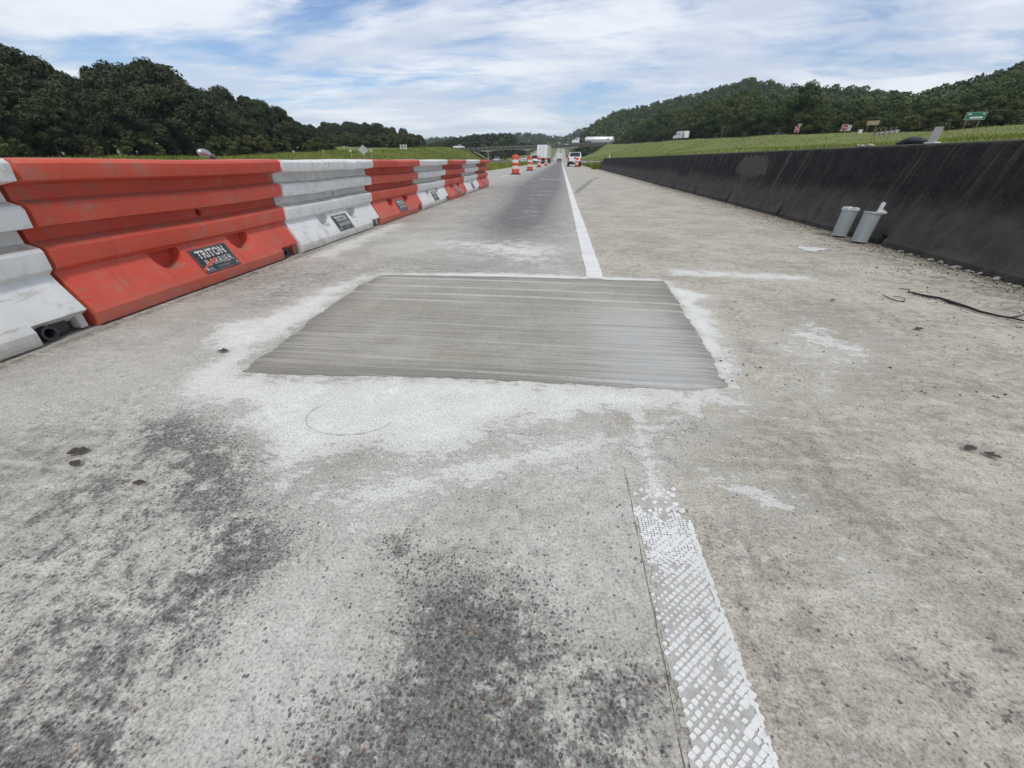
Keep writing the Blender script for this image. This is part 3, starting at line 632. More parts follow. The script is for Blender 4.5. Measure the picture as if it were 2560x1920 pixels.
SA, SB = Vector((0.268, 0, 0.078)), Vector((0.165, 0, 0.262)); SU = (SB - SA).normalized(); SN = Vector((SU.z, 0, -SU.x))
LABM = Matrix(((0, SU.x, SN.x, SA.x), (1, 0, 0, 0.80), (0, SU.z, SN.z, SA.z), (0, 0, 0, 1)))     # label plane: x along barrier, y up the slope
def label_parts(root, torn=False):
    W, H = 0.345, 0.185
    def put(mb, dz, name, mat, par): return mb.xf(LABM @ Matrix.Translation((0.0, 0.012, dz))).build(name, mat, par, fix=False)
    pl = MB(); pl.box((W / 2, H / 2, 0.0005), (W, H, 0.003)); p = put(pl, 0.002, 'label_plate', M_PLATE, root)
    fr = MB()
    for a in ((W / 2, .007, W - .012, .0022), (W / 2, H - .007, W - .012, .0022), (.007, H / 2, .0022, H - .016), (W - .007, H / 2, .0022, H - .016)): fr.box((a[0], a[1], 0), (a[2], a[3], .0006))
    put(fr, 0.0044, 'border', M_GREYP, p)
    t1 = text_mb('TRITON', 0.262, 0.062, 0.035); t1.xf(Matrix.Translation((0.038, 0.108, 0))); put(t1, 0.0048, 'lettering', M_LET, p)
    cutl = MB(); cutl.box((W / 2, 0.1285, 0), (0.28, .0032, .0004)); cutl.box((W / 2, 0.1480, 0), (0.28, .0032, .0004)); put(cutl, 0.0053, 'lettering_cut', M_PLATE, p)
    t2 = text_mb('BARRIER', 0.258, 0.045, -0.004); t2.xf(Matrix.Translation((0.060, 0.050, 0))); put(t2, 0.0048, 'lettering', M_LET, p)
    lg = MB(); lg.lathe([(0.0105, 0), (0.0105, .0006)], 20, (0.034, 0.026, 0)); put(lg, 0.0044, 'emblem', M_LET, p)
    lc = MB(); lc.box((0.034, .026, 0), (.024, .003, .0004)); lc.box((0.034, .020, 0), (.003, .012, .0004)); put(lc, 0.0056, 'emblem_cut', M_PLATE, p)
    sm = MB(); sm.box((0.068, .031, 0), (.038, .009, .0005)); sm.box((0.072, .018, 0), (.042, .007, .0005)); sm.box((0.19, .024, 0), (.12, .003, .0005)); sm.box((0.19, .032, 0), (.12, .003, .0005)); put(sm, 0.0044, 'fine_print', M_GREYP, p)
    tr = MB(); tr.add([(W - .030, .020, 0), (W - .012, .020, 0), (W - .021, .036, 0), (W - .025, .0235, .0), (W - .017, .0235, 0), (W - .021, .031, 0)], [(0, 1, 4, 3), (1, 2, 5, 4), (2, 0, 3, 5)]); put(tr, 0.0046, 'mark', M_LET, p)
    if torn:
        te = MB(); te.add([(-.002, .040, 0), (.03, .052, 0), (.075, .072, 0), (.12, .088, 0), (.168, .096, 0), (.160, .080, 0), (.118, .066, 0), (.07, .052, 0), (.035, .040, 0), (.0, .014, 0)], [tuple(range(10))]); put(te, 0.0062, 'torn_strip', M_RED, p)
def connector(root, white):
    y0 = BL - 0.26
    q = MB(); q.lathe([(0.036, 0.0), (0.036, 0.11), (0.025, 0.11), (0.025, 0.0)], 20, (0.128, y0 + 0.062, 0.046), 'x', cap=False); q.lathe([(0.025, 0.0), (0.025, 0.02)], 20, (0.128, y0 + 0.062, 0.046), 'x')
    q.build('hinge_pipe', M_STEEL, root, smooth=40)
    q = MB(); q.box((0.165, y0 + 0.138, 0.055), (0.075, 0.075, 0.075)); q.box((0.150, y0 + 0.06, 0.092), (0.05, 0.11, 0.012)); q.box((0.150, y0 + 0.195, 0.045), (0.04, 0.03, 0.06)); q.build('hinge_bracket', M_STEEL, root, bevel=0.004)
    q = MB(); q.box((0.172, y0 + 0.235, 0.055), (0.09, 0.036, 0.085)); q.build('end_stub', M_WHT if white else M_RED, root, bevel=0.005)
BM_R = barrier_mesh(1, M_RED); BM_W = barrier_mesh(2, M_WHT); BM_D = barrier_mesh(3, M_WHT, True)
BLAB = ['white plastic traffic barrier cut off by the left edge of the photo', 'nearest full orange-red traffic barrier, its black label torn across', 'nearest full white plastic barrier with dented top, between two red ones', 'second orange-red traffic barrier, just past the dented white one',
        'clean white plastic barrier between the second and third red ones', 'third orange-red traffic barrier along the left lane edge', 'small far white plastic barrier, next to last in the row', 'last orange-red barrier at the far end of the row']
for k in range(8):
    white = k % 2 == 0
    t_ = thing('traffic_barrier', BLAB[k], 'barrier', (-2.805 + random.uniform(-.012, .012), 1.80 + (k - 1) * 1.985, 0.002), random.uniform(-.006, .006), 'water filled barriers along the lane')
    me = (BM_D if k == 2 else BM_W) if white else BM_R
    o = bpy.data.objects.new('barrier_body', me); COL.objects.link(o); o.parent = t_
    label_parts(t_, torn=(k == 1)); connector(t_, white)
# rounded silver pipe end behind the nearest red barrier
sp = thing('silver_pipe_handle', 'rounded silver pipe end standing up behind the nearest red barrier', 'pipe', (-3.18, 3.80, 0.0))
MB().tube([(0, 0.03, 0), (0, 0.03, 0.70), (0, 0.01, 0.79), (0.01, -0.04, 0.845), (0.015, -0.10, 0.868)], [0.022, 0.022, 0.024, 0.026, 0.026], 14).build('pipe', plain('dull_grip', (0.16, 0.13, 0.12), 0.5), sp, smooth=50)
MB().tube([(0.015, -0.09, 0.866), (0.0165, -0.13, 0.876), (0.0175, -0.165, 0.878), (0.018, -0.185, 0.878), (0.018, -0.195, 0.877)], [0.027, 0.030, 0.029, 0.022, 0.008], 16).build('end_cap', M_GALV, sp, smooth=60)

# ------------------------------------------------------------------ traffic drums
M_ORG = plain('drum_orange', (0.62, 0.085, 0.03), 0.45, var=0.1, dirt=(0.25, 0.12, 0.08), dirt_amt=0.3)
M_REFW = plain('drum_white', (0.66, 0.64, 0.60), 0.4, var=0.1, dirt=(0.4, 0.35, 0.3), dirt_amt=0.4)
M_BLACK = plain('black_rubber', (0.028, 0.027, 0.027), 0.8, var=0.25, dirt=(0.12, 0.10, 0.085), dirt_amt=0.5)
def make_drum():
    d = thing('traffic_drum', 'x', 'traffic drum', group='orange drums along the lane line')
    MB().lathe([(0.37, 0.0), (0.37, 0.02), (0.33, 0.035), (0.26, 0.075), (0.235, 0.08)], 28).build('rubber_base', M_BLACK, d, smooth=40)
    zs = [(0.07, 0.32, 0.242, 0.236, 'orange_band', M_ORG), (0.32, 0.49, 0.233, 0.230, 'white_band', M_REFW), (0.49, 0.66, 0.230, 0.226, 'orange_band', M_ORG), (0.66, 0.84, 0.222, 0.218, 'white_band', M_REFW)]
    for a, b_, r0, r1, nm, mt in zs: MB().lathe([(r0 - .012, a), (r0, a + .008), (r1, b_ - .008), (r1 - .012, b_)], 28).build(nm, mt, d, smooth=40)
    MB().lathe([(0.206, 0.84), (0.217, 0.85), (0.214, 1.02), (0.200, 1.075), (0.16, 1.10), (0.10, 1.10)], 28).build('orange_band', M_ORG, d, smooth=45)
    MB().tube([(-0.09, 0, 1.09), (-0.08, 0, 1.145), (0, 0, 1.155), (0.08, 0, 1.145), (0.09, 0, 1.09)], 0.018, 8).build('handle', M_ORG, d, smooth=50)
    return d
d0 = make_drum()
for i, (x, y, lb) in enumerate(((-2.93, 28.6, 'nearest orange and white drum, just past the barriers'), (-2.72, 39.0, 'second orange and white drum from the barriers'), (-2.80, 57.0, 'third drum in the lane line row, in front of the trailer'), (-2.55, 76.0, 'farthest drum of the lane line row'), (2.10, 59.5, 'orange and white drum on the shoulder behind the white pickup'))):
    d = d0 if i == 0 else copy_tree(d0); d.location = (x, y, 0.002); d.rotation_euler = (0, 0, random.uniform(0, 6)); d['label'] = lb

# ------------------------------------------------------------------ overpass
M_BR = plain('bridge_concrete', (0.31, 0.295, 0.255), 0.9, var=0.22, scale=0.5, fine=6, dirt=(0.09, 0.08, 0.07), dirt_amt=0.6)
M_BRD = plain('bridge_rail_concrete', (0.10, 0.09, 0.08), 0.9, var=0.3, scale=0.6, fine=7, dirt=(0.05, 0.045, 0.04), dirt_amt=0.6)
BY0, BY1 = 227.0, 237.0
def rail_top(x): return float(np.interp(x, [-90, -52, -37.5, -17, -5.3, 4.7, 21, 60], [5.2, 6.15, 6.62, 7.2, 7.62, 7.95, 8.4, 8.6]))
PIERS = [-37.5, -17.0, 4.7]
def build_bridge():
    br = thing('overpass_bridge', 'long concrete overpass with haunched girders crossing the highway', 'bridge', (0, 0, 0))
    xs = np.arange(-53, 22.01, 0.75)
    def sheet(name, ya, yb, ztop, zbot, mat):
        v = []; f = []
        for i, x in enumerate(xs):
            a, b_ = ztop(x), zbot(x); v += [(x, ya, b_), (x, ya, a), (x, yb, a), (x, yb, b_)]
            if i: f += [(4 * i - 4 + k, 4 * i - 4 + (k + 1) % 4, 4 * i + (k + 1) % 4, 4 * i + k) for k in range(4)]
        f += [(0, 1, 2, 3), tuple(4 * (len(xs) - 1) + k for k in (3, 2, 1, 0))]
        return MB().add(v, f).build(name, mat, br)
    def gbot(x):
        d = min(abs(x - p) for p in PIERS + [-58.0, 27.0]); return rail_top(x) - 1.62 - 0.78 * max(0, 1 - d / 6.5) ** 1.6
    sheet('deck', BY0 - 0.35, BY1 + 0.35, lambda x: rail_top(x) - 0.80, lambda x: rail_top(x) - 1.12, M_BRD)
    for q in range(5): ya = BY0 + q * 2.35; sheet('girder', ya, ya + 0.5, lambda x: rail_top(x) - 1.12, gbot, M_BR)
    for ya in (BY0 - 0.3, BY1 + 0.02):
        sheet('top_rail', ya, ya + 0.28, lambda x: rail_top(x), lambda x: rail_top(x) - 0.26, M_BRD)
        sheet('curb', ya, ya + 0.28, lambda x: rail_top(x) - 0.58, lambda x: rail_top(x) - 0.795, M_BRD)
        for x in np.arange(-52, 22, 2.4): MB().box((x, ya + 0.14, rail_top(x) - 0.29), (0.3, 0.34, 0.58)).build('rail_post', M_BR, br)
    for px in PIERS:
        zt = gbot(px); g0 = -0.5
        for yc in (BY0 + 1.4, (BY0 + BY1) / 2, BY1 - 1.4): MB().lathe([(0.5, g0), (0.5, zt - 0.6)], 16, (px, yc, 0)).build('pier_column', M_BR, br, smooth=40)
        MB().box((px, (BY0 + BY1) / 2, zt - 0.32), (1.1, BY1 - BY0 - 0.6, 0.62)).build('pier_cap', M_BR, br)
    for x, w in ((-54.5, 3.0), (23.5, 3.0)): MB().box((x, (BY0 + BY1) / 2, rail_top(x) - 2.6), (w, BY1 - BY0 + 1, 3.4)).build('abutment', M_BR, br)
    sg = thing('overhead_sign', 'small green sign board hung on the overpass railing', 'sign', (2.3, BY0 - 0.5, rail_top(2.3) - 0.75))
    MB().box((0, 0, 0.37), (3.1, 0.06, 0.75)).build('panel', M_GREEN, sg); MB().box((0, -0.04, 0.36), (1.9, 0.012, 0.20)).build('lettering', M_SIGNW, sg)
    for x in (-1.0, 1.0): MB().box((x, 0.10, 0.4), (0.08, 0.12, 0.9)).build('bracket', M_GALV, sg)
M_GREEN = plain('sign_green', (0.012, 0.16, 0.085), 0.4, var=0.1, bump=0); M_SIGNW = plain('sign_white', (0.68, 0.68, 0.66), 0.45, var=0.06, bump=0)
M_SIGNR = plain('sign_red', (0.30, 0.035, 0.045), 0.45, var=0.1, bump=0); M_SIGNB = plain('sign_back_aluminium', (0.47, 0.48, 0.48), 0.5, 0.25, var=0.08, bump=0)
M_TAN = plain('sign_tan', (0.36, 0.28, 0.18), 0.7, var=0.1); M_WOOD = plain('sign_post', (0.16, 0.12, 0.085), 0.85, var=0.2)
build_bridge()
# approach road over the bridge and up the right bank
M_ASPH = plain('asphalt', (0.09, 0.088, 0.085), 0.9, var=0.2, scale=0.6, fine=10)
def ribbon(name, pts, w, mat, lift):
    v = []; f = []; P = [Vector((*p, 0)) for p in pts]
    for i, p in enumerate(P):
        d = (P[min(i + 1, len(P) - 1)] - P[max(i - 1, 0)]).normalized(); n = Vector((d.y, -d.x, 0))
        a = p - n * w / 2; b_ = p + n * w / 2; z = max(float(ground_z(np.array([q.x]), np.array([q.y]))[0]) for q in (a, p, b_)) + lift
        v += [(a.x, a.y, z), (b_.x, b_.y, z), (b_.x, b_.y, z - 0.5), (a.x, a.y, z - 0.5)]
        if i: f += [(4 * i - 4 + k, 4 * i - 4 + (k + 1) % 4, 4 * i + (k + 1) % 4, 4 * i + k) for k in range(4)]
    return tag(MB().add(v, f).build(name, mat), kind='structure')
RAMP = [(23, 232), (29, 224), (33, 208), (36, 182), (37.5, 160), (38.5, 140), (41, 118), (44.5, 100), (49, 84), (56, 71), (68, 61), (90, 52), (120, 47)]
def dense(pts, n=8):
    out = []
    for a, b_ in zip(pts[:-1], pts[1:]): out += [(a[0] + (b_[0] - a[0]) * k / n, a[1] + (b_[1] - a[1]) * k / n) for k in range(n)]
    return out + [pts[-1]]
ribbon('ramp_road', dense(RAMP, 4), 8.0, M_ASPH, 0.15)
ribbon('crossroad', dense([(-54, 232), (-70, 232), (-110, 234), (-180, 240)], 5), 9.0, M_ASPH, 0.2)

# ------------------------------------------------------------------ vehicles
M_VW = plain('vehicle_white', (0.80, 0.81, 0.82), 0.25, var=0.03, bump=0); M_VS = plain('vehicle_silver', (0.42, 0.44, 0.46), 0.3, 0.4, var=0.04, bump=0)
M_VG = plain('vehicle_grey', (0.10, 0.11, 0.115), 0.35, 0.2, var=0.05, bump=0); M_GLASS = plain('dark_glass', (0.018, 0.022, 0.026), 0.08, var=0.1, bump=0)
M_TRIM = plain('dark_trim', (0.025, 0.025, 0.027), 0.6, var=0.15, bump=0); M_TAIL = plain('tail_lamp', (0.35, 0.02, 0.02), 0.25, var=0.1, bump=0)
M_LAMP = plain('head_lamp', (0.7, 0.72, 0.74), 0.15, var=0.05, bump=0); M_TANK = plain('polished_tank', (0.72, 0.73, 0.74), 0.28, 0.35, var=0.05, scale=1.0, fine=6, bump=0)
M_ORSTR = plain('van_orange_stripe', (0.62, 0.10, 0.05), 0.4, var=0.08, bump=0)
def wheel(par, x, y, r=0.36, w=0.24, nm='wheel'):
    t = MB().lathe([(r * .6, -w / 2), (r * .94, -w / 2), (r, -w * .35), (r, w * .35), (r * .94, w / 2), (r * .6, w / 2)], 18, (x, y, r), 'x').build(nm, M_BLACK, par, smooth=35)
    s = 1 if x > 0 else -1; MB().lathe([(r * .58, 0), (r * .5, s * .02), (r * .2, s * .015)], 14, (x + s * w * .5, y, r), 'x').build('rim', M_VS, t, smooth=35)
def panel(par, q, name, mat, inset=0.1, push=0.012):
    """glass or lamp panel lying on a quad, inset and slightly proud"""
    q = [Vector(p) for p in q]; c = sum(q, Vector()) / 4; n = (q[1] - q[0]).cross(q[3] - q[0]).normalized()
    a = [c + (p - c) * (1 - inset) + n * push for p in q]; b_ = [p - n * (push + 0.015) for p in a]
    return MB().hexa(b_, a).build(name, mat, par)
def cabin(par, y0, y1, y2, y3, zb, zt, wb, wt, mat, nm='cab'):
    """greenhouse: bottom y0..y3, top y1..y2; window glass on four sides (front is +y)"""
    a, c = wb / 2, wt / 2
    b4 = [(-a, y0, zb), (a, y0, zb), (a, y3, zb), (-a, y3, zb)]; t4 = [(-c, y1, zt), (c, y1, zt), (c, y2, zt), (-c, y2, zt)]
    o = MB().hexa(b4, t4).build(nm, mat, par, bevel=0.05)
    panel(o, (b4[0], b4[1], t4[1], t4[0]), 'rear_window', M_GLASS, 0.14); panel(o, (b4[2], b4[3], t4[3], t4[2]), 'windscreen', M_GLASS, 0.12)
    for s in (0, 1):
        p = (b4[1], b4[2], t4[2], t4[1]) if s == 0 else (b4[3], b4[0], t4[0], t4[3])
        p = [Vector(k) for k in p]; m1 = (p[0] + p[1]) / 2; m2 = (p[2] + p[3]) / 2
        panel(o, (p[0], m1, m2, p[3]), 'side_window', M_GLASS, 0.16); panel(o, (m1, p[1], p[2], m2), 'side_window', M_GLASS, 0.16)
    return o
def pickup(label, loc, rz, mat=None, group=None, shell=False):
    mat = mat or M_VW; t = thing('pickup_truck', label, 'pickup truck', loc, rz, group)
    MB().prism([(0.05, .62), (0.0, 1.0), (0.02, 1.32), (2.15, 1.33), (2.2, 1.36), (4.25, 1.30), (5.5, 1.16), (5.72, .95), (5.75, .55), (4.9, .45), (0.8, .45)], -0.98, 0.98).build('body', mat, t, bevel=0.05)
    cabin(t, 2.15, 2.35, 3.75, 4.45, 1.33, 1.95, 1.86, 1.56, mat)
    if shell: cabin(t, 0.12, 0.32, 2.0, 2.12, 1.33, 1.93, 1.86, 1.56, mat, 'bed_cover')
    tg = MB().box((0, -0.02, 1.0), (1.62, 0.07, 0.58)).build('tailgate', mat, t, bevel=0.02)
    MB().lathe([(0.10, 0), (0.10, 0.02)], 16, (0, -0.075, 1.12), 'y').build('emblem', M_TRIM, tg); MB().box((0, -0.05, 1.24), (0.30, 0.04, 0.06)).build('handle', M_TRIM, tg)
    b = MB().box((0, -0.10, 0.60), (1.86, 0.24, 0.22)).build('bumper', M_TRIM, t, bevel=0.03)
    MB().box((0.0, -0.235, 0.62), (0.34, 0.02, 0.17)).build('number_plate', M_SIGNW, b); MB().box((0, 0.2, 0.42), (1.5, 0.3, 0.22)).build('undercarriage', M_TRIM, t)
    for s in (-1, 1):
        MB().box((s * 0.90, -0.02, 1.03), (0.16, 0.06, 0.42)).build('tail_light', M_TAIL, t); MB().box((s * 0.8, 5.70, 0.95), (0.32, 0.10, 0.2)).build('headlight', M_LAMP, t)
        MB().box((s * 1.12, 4.05, 1.42), (0.22, 0.12, 0.2)).build('mirror', M_TRIM, t)
        for y in (1.15, 4.75): wheel(t, s * 0.86, y, 0.40, 0.28)
    return t
def car(label, loc, rz, mat, kind='car', group=None):
    nm = {'car': 'parked_car', 'suv': 'sport_utility_vehicle'}[kind] if kind == 'suv' else 'sedan_car'
    t = thing(nm, label, 'car', loc, rz, group); H = 1.72 if kind == 'suv' else 1.45; zb = 1.0 if kind == 'suv' else 0.9
    MB().prism([(0.05, .45), (0.0, .7), (0.06, zb), (3.2, zb + .02), (4.5, zb - .12), (4.62, .6), (4.6, .35), (0.2, .33)], -0.92, 0.92).build('body', mat, t, bevel=0.06)
    if kind == 'suv': cabin(t, 0.08, 0.35, 2.55, 3.3, zb, H, 1.76, 1.42, mat)
    else: cabin(t, 0.5, 1.1, 2.3, 3.2, zb, H, 1.68, 1.30, mat)
    MB().box((0, -0.03, 0.52), (1.7, 0.12, 0.22)).build('bumper', M_TRIM, t, bevel=0.03); MB().box((0, -0.03, 0.80), (0.36, 0.08, 0.13)).build('number_plate', M_SIGNW, t)
    for s in (-1, 1):
        MB().box((s * 0.78, 0.0, zb - .12), (0.22, 0.08, 0.16)).build('tail_light', M_TAIL, t); MB().box((s * 0.72, 4.58, .68), (0.34, 0.08, 0.14)).build('headlight', M_LAMP, t)
        for y in (0.85, 3.65): wheel(t, s * 0.80, y, 0.34, 0.22)
    return t
def tractor(t, y0, mat, sleeper=True):
    o = MB().prism([(y0, 0.9), (y0, 3.0), (y0 + 1.6, 3.05), (y0 + 1.9, 2.1), (y0 + 3.4, 1.95), (y0 + 3.6, 1.5), (y0 + 3.6, 0.8)], -1.05, 1.05).build('tractor_cab', mat, t, bevel=0.06)
    for s in (-1, 1): MB().box((s * 1.06, y0 + 1.1, 2.45), (0.03, 0.75, 0.6)).build('side_window', M_GLASS, o); MB().tube([(s * 1.0, y0 - 0.15, 0.9), (s * 1.0, y0 - 0.15, 3.5)], 0.07, 8).build('exhaust_stack', M_GALV, o)
    MB().hexa([(-.95, y0 + 1.72, 2.2), (.95, y0 + 1.72, 2.2), (.95, y0 + 1.93, 2.2), (-.95, y0 + 1.93, 2.2)], [(-.9, y0 + 1.55, 2.85), (.9, y0 + 1.55, 2.85), (.9, y0 + 1.68, 2.85), (-.9, y0 + 1.68, 2.85)]).build('windscreen', M_GLASS, o)
    MB().box((0, y0 + 3.62, 1.25), (1.3, 0.06, 0.8)).build('grille', M_TRIM, o); MB().box((0, y0 - 0.6, 0.85), (0.9, 4.0, 0.25)).build('chassis', M_TRIM, t)
    for s in (-1, 1):
        wheel(t, s * 0.98, y0 + 2.7, 0.5, 0.3)
        for q in (-2.1, -0.8): wheel(t, s * 0.92, y0 + q, 0.5, 0.5)
def semi(label, loc, rz, L=16.0):
    t = thing('semi_trailer_truck', label, 'truck', loc, rz); W = 2.55
    bx = MB().box((0, L / 2, 2.62), (W, L, 2.80)).build('trailer_box', M_VW, t, bevel=0.03)
    for s in (-1, 1):
        d = MB().box((s * 0.60, -0.03, 2.60), (1.10, 0.05, 2.62)).build('rear_door', M_VW, bx)
        for x in (0.30, 0.42): MB().tube([(s * (x + .05), -0.075, 1.32), (s * (x + .05), -0.075, 3.88)], 0.022, 6).build('lock_rod', M_GALV, d)
        for z in (1.5, 2.3, 3.1, 3.75): MB().box((s * 1.16, -0.06, z), (0.10, 0.05, 0.10)).build('hinge', M_GALV, d)
        MB().box((s * 1.0, -0.02, 1.12), (0.35, 0.08, 0.14)).build('tail_light', M_TAIL, t); MB().box((s * 1.27, L / 2 + .2, 1.26), (0.03, L - .6, .10)).build('side_rail', M_GALV, bx)
        MB().box((s * 0.85, 0.55, 0.5), (0.6, 0.02, 0.6)).build('mud_flap', M_TRIM, t)
        for y in (1.4, 2.7): wheel(t, s * 0.93, y, 0.5, 0.55)
    MB().box((0, 0.03, 2.6), (0.10, 0.02, 2.6)).build('door_gap', M_TRIM, bx); MB().box((0, -0.05, 1.14), (W - .5, 0.14, 0.16)).build('sill', M_TRIM, t)
    MB().box((0, -0.02, 0.56), (2.1, 0.10, 0.12)).build('underride_guard', M_GALV, t)
    for s in (-1, 1): MB().box((s * 0.7, 0.02, 0.83), (0.08, 0.08, 0.5)).build('guard_strut', M_TRIM, t); MB().box((s * 0.9, L - 2.6, 0.65), (0.12, 0.12, 1.2)).build('landing_leg', M_TRIM, t)
    tractor(t, L + 0.3, M_VW); return t
pickup('white pickup truck stopped on the right shoulder beyond the wall', (1.88, 62.8, 0.004), 0.0, shell=True).scale = (.95, 1, .91)
semi('large white box trailer in the left lane in front of the overpass', (-4.80, 111, 0.004), R(-2.0))
semi('small white trailer far off under the overpass', (-1.0, 256, float(road_z(256)) + .01), 0)
car('white sport utility vehicle in the left lane behind the box trailer', (-5.55, 92, 0.004), R(-1.5), M_VW, 'suv')
car('tiny white car left of the far trailer under the overpass', (-4.6, 215, 0.004), 0, M_VW)
pickup('silver pickup truck coming the other way past the left bridge pier', (-25.5, 180, 0.034), R(180), M_VS)
car('white car coming the other way between the first two bridge piers', (-25.0, 232, 0.034), R(180), M_VW)
car('white car coming the other way near the middle bridge pier', (-25.3, 305, float(road_z(305)) + .034), R(180), M_VW)
pickup('white pickup truck at the left end of the overpass', (-56.0, 230.0, float(ground_z(np.array([-56.]), np.array([230.]))[0]) + .55), R(-90))

def tanker():
    zb = rail_top(12) - 0.80
    t = thing('tanker_truck', 'white bulk tanker truck crossing the overpass', 'truck', (25.4, 231.2, zb + 0.08), R(90))
    # local +y is the driving direction (towards -x in the world)
    L = 14.3
    tk = MB().lathe([(0.5, 0.15), (1.0, 0.35), (1.25, 0.9), (1.28, L - 1.2), (1.1, L - 0.4), (0.55, L - 0.1)], 28, (0, 0, 2.15), 'y').build('tank', M_TANK, t, smooth=40)
    MB().box((0, 5.0, 3.45), (0.55, 9.6, 0.12)).build('catwalk', M_TANK, tk)
    for y in (1.0, 3.4, 5.8, 8.2): MB().lathe([(0.3, 0), (0.3, 0.16)], 14, (0, y, 3.46)).build('hatch', M_TANK, tk)
    for s in (-1, 1): MB().tube([(s * 0.6, 0.1, 3.5), (s * 0.62, -0.1, 1.2)], 0.06, 6).build('rear_ladder', M_TANK, tk); MB().box((s * 1.22, 6.2, 1.25), (0.14, 9.5, 0.55)).build('side_skirt', M_VS, t)
    MB().box((-1.3, 2.9, 2.45), (0.04, 1.1, 0.6)).build('logo_panel', M_GREYP, tk); MB().box((0, 6, 0.95), (1.0, 12, 0.3)).build('frame', M_TRIM, t)
    for y in (3.2, 5.8, 8.4):
        MB().hexa([(-.35, y - .35, .8), (.35, y - .35, .8), (.35, y + .35, .8), (-.35, y + .35, .8)], [(-.9, y - .9, 1.4), (.9, y - .9, 1.4), (.9, y + .9, 1.4), (-.9, y + .9, 1.4)]).build('hopper', M_TANK, tk)
    for s in (-1, 1):
        for y in (1.3, 2.6): wheel(t, s * 0.9, y, 0.5, 0.5)
    tractor(t, 17.0, M_VW)
tanker()
def van(loc, rz):
    t = thing('delivery_van', 'white delivery van with an orange rear stripe on the right bank road', 'van', loc, rz)
    MB().prism([(0, .45), (0.0, 2.5), (3.9, 2.58), (4.6, 2.25), (5.3, 1.45), (6.1, 1.2), (6.2, .5)], -1.0, 1.0).build('body', M_VW, t, bevel=0.07)
    for s in (-1, 1):
        MB().add([(s * 1.006, 4.35, 1.5), (s * 1.006, 5.25, 1.45), (s * 1.006, 4.62, 2.1), (s * 1.006, 4.35, 2.15), (s * .97, 4.35, 1.5), (s * .97, 5.25, 1.45), (s * .97, 4.62, 2.1), (s * .97, 4.35, 2.15)], [(0, 1, 2, 3), (7, 6, 5, 4), (0, 4, 5, 1), (1, 5, 6, 2), (2, 6, 7, 3), (3, 7, 4, 0)]).build('side_window', M_GLASS, t)
        MB().add([(s * 1.008, 0.08, .6), (s * 1.008, 1.0, .6), (s * 1.008, 0.35, 2.4), (s * 1.008, 0.08, 2.4)], [(0, 1, 2, 3)]).build('orange_stripe', M_ORSTR, t)
        MB().box((s * 1.008, 2.9, 1.75), (0.012, 1.1, 0.26)).build('lettering', M_VG, t)
        for y in (1.2, 5.1): wheel(t, s * 0.86, y, 0.36, 0.24)
    MB().box((0, -0.02, 1.5), (1.7, 0.05, 1.7)).build('rear_door', M_VW, t); MB().hexa([(-.85, 5.12, 1.62), (.85, 5.12, 1.62), (.85, 5.25, 1.62), (-.85, 5.25, 1.62)], [(-.8, 4.62, 2.2), (.8, 4.62, 2.2), (.8, 4.75, 2.2), (-.8, 4.75, 2.2)]).build('windscreen', M_GLASS, t)
def gz1(x, y): return float(ground_z(np.array([float(x)]), np.array([float(y)]))[0])
van((38.2, 147.0, gz1(37.8, 149) + 0.22), R(24)); bpy.data.objects['delivery_van'].scale = (.9, .86, .88)

# ------------------------------------------------------------------ signs, posts, guardrail
def sign(name, label, loc, rz, w, h, face, shape='rect', posts=1, ph=1.5, back=False, extra=None):
    """posts from the ground up to the panel; the panel faces local -y"""
    t = thing(name, label, 'sign', loc, rz)
    zc = ph + h / 2
    if shape == 'diamond': poly = [(0, -h / 2), (w / 2, 0), (0, h / 2), (-w / 2, 0)]
    elif shape == 'round': poly = [(w / 2 * math.cos(a), h / 2 * math.sin(a)) for a in np.linspace(0, 2 * math.pi, 20, endpoint=False)]
    elif shape == 'octagon': poly = [(w / 2 / math.cos(R(22.5)) * math.cos(a), h / 2 / math.cos(R(22.5)) * math.sin(a)) for a in np.linspace(R(22.5), R(382.5), 8, endpoint=False)]
    else: poly = [(-w / 2, -h / 2), (w / 2, -h / 2), (w / 2, h / 2), (-w / 2, h / 2)]
    n = len(poly); v = [(x, -0.02, zc + z) for x, z in poly] + [(x, 0.01, zc + z) for x, z in poly]
    f = [tuple(range(n)), tuple(range(2 * n - 1, n - 1, -1))] + [(k, k + n, (k + 1) % n + n, (k + 1) % n) for k in range(n)]
    p = MB().add(v, f).build('panel', face, t)
    yp = -0.07 if back else 0.06
    for k in range(posts):
        x = 0 if posts == 1 else (k - 0.5) * w * 0.62
        MB().box((x, yp, (ph + h * 0.9) / 2 - 0.3), (0.09, 0.09, ph + h * 0.9 + 0.6)).build('post', M_WOOD if posts > 1 else M_GALV, t)
    return t, p, zc
def at_u(u, s, Y): return (u * Y, Y, 0.82 + s * Y)
def face_cam(x, y): return -math.atan2(x, y)
def ground_sign(name, label, u, s, Y, w, h, face, **k):
    x, y, zc = at_u(u, s, Y); g = gz1(x, y); return sign(name, label, (x, y, g), face_cam(x, y) + k.pop('turn', 0), w, h, face, ph=max(0.3, zc - h / 2 - g), **k)
ground_sign('warning_sign', 'large blank diamond sign seen from the back left of the road', -.4577, .0200, 85, 1.82, 1.82, M_SIGNB, shape='diamond', back=True)
ground_sign('warning_sign', 'tiny diamond sign against the dark wood at far left', -.6302, .0172, 95, .62, .62, M_SIGNB, shape='diamond', back=True)
ground_sign('marker_sign', 'tiny pale marker plate left of the small white one', -.556, .0186, 100, .42, .36, M_TAN)
ground_sign('marker_sign', 'tiny white marker plate left of the big diamond sign', -.489, .0186, 100, .46, .36, M_SIGNW)
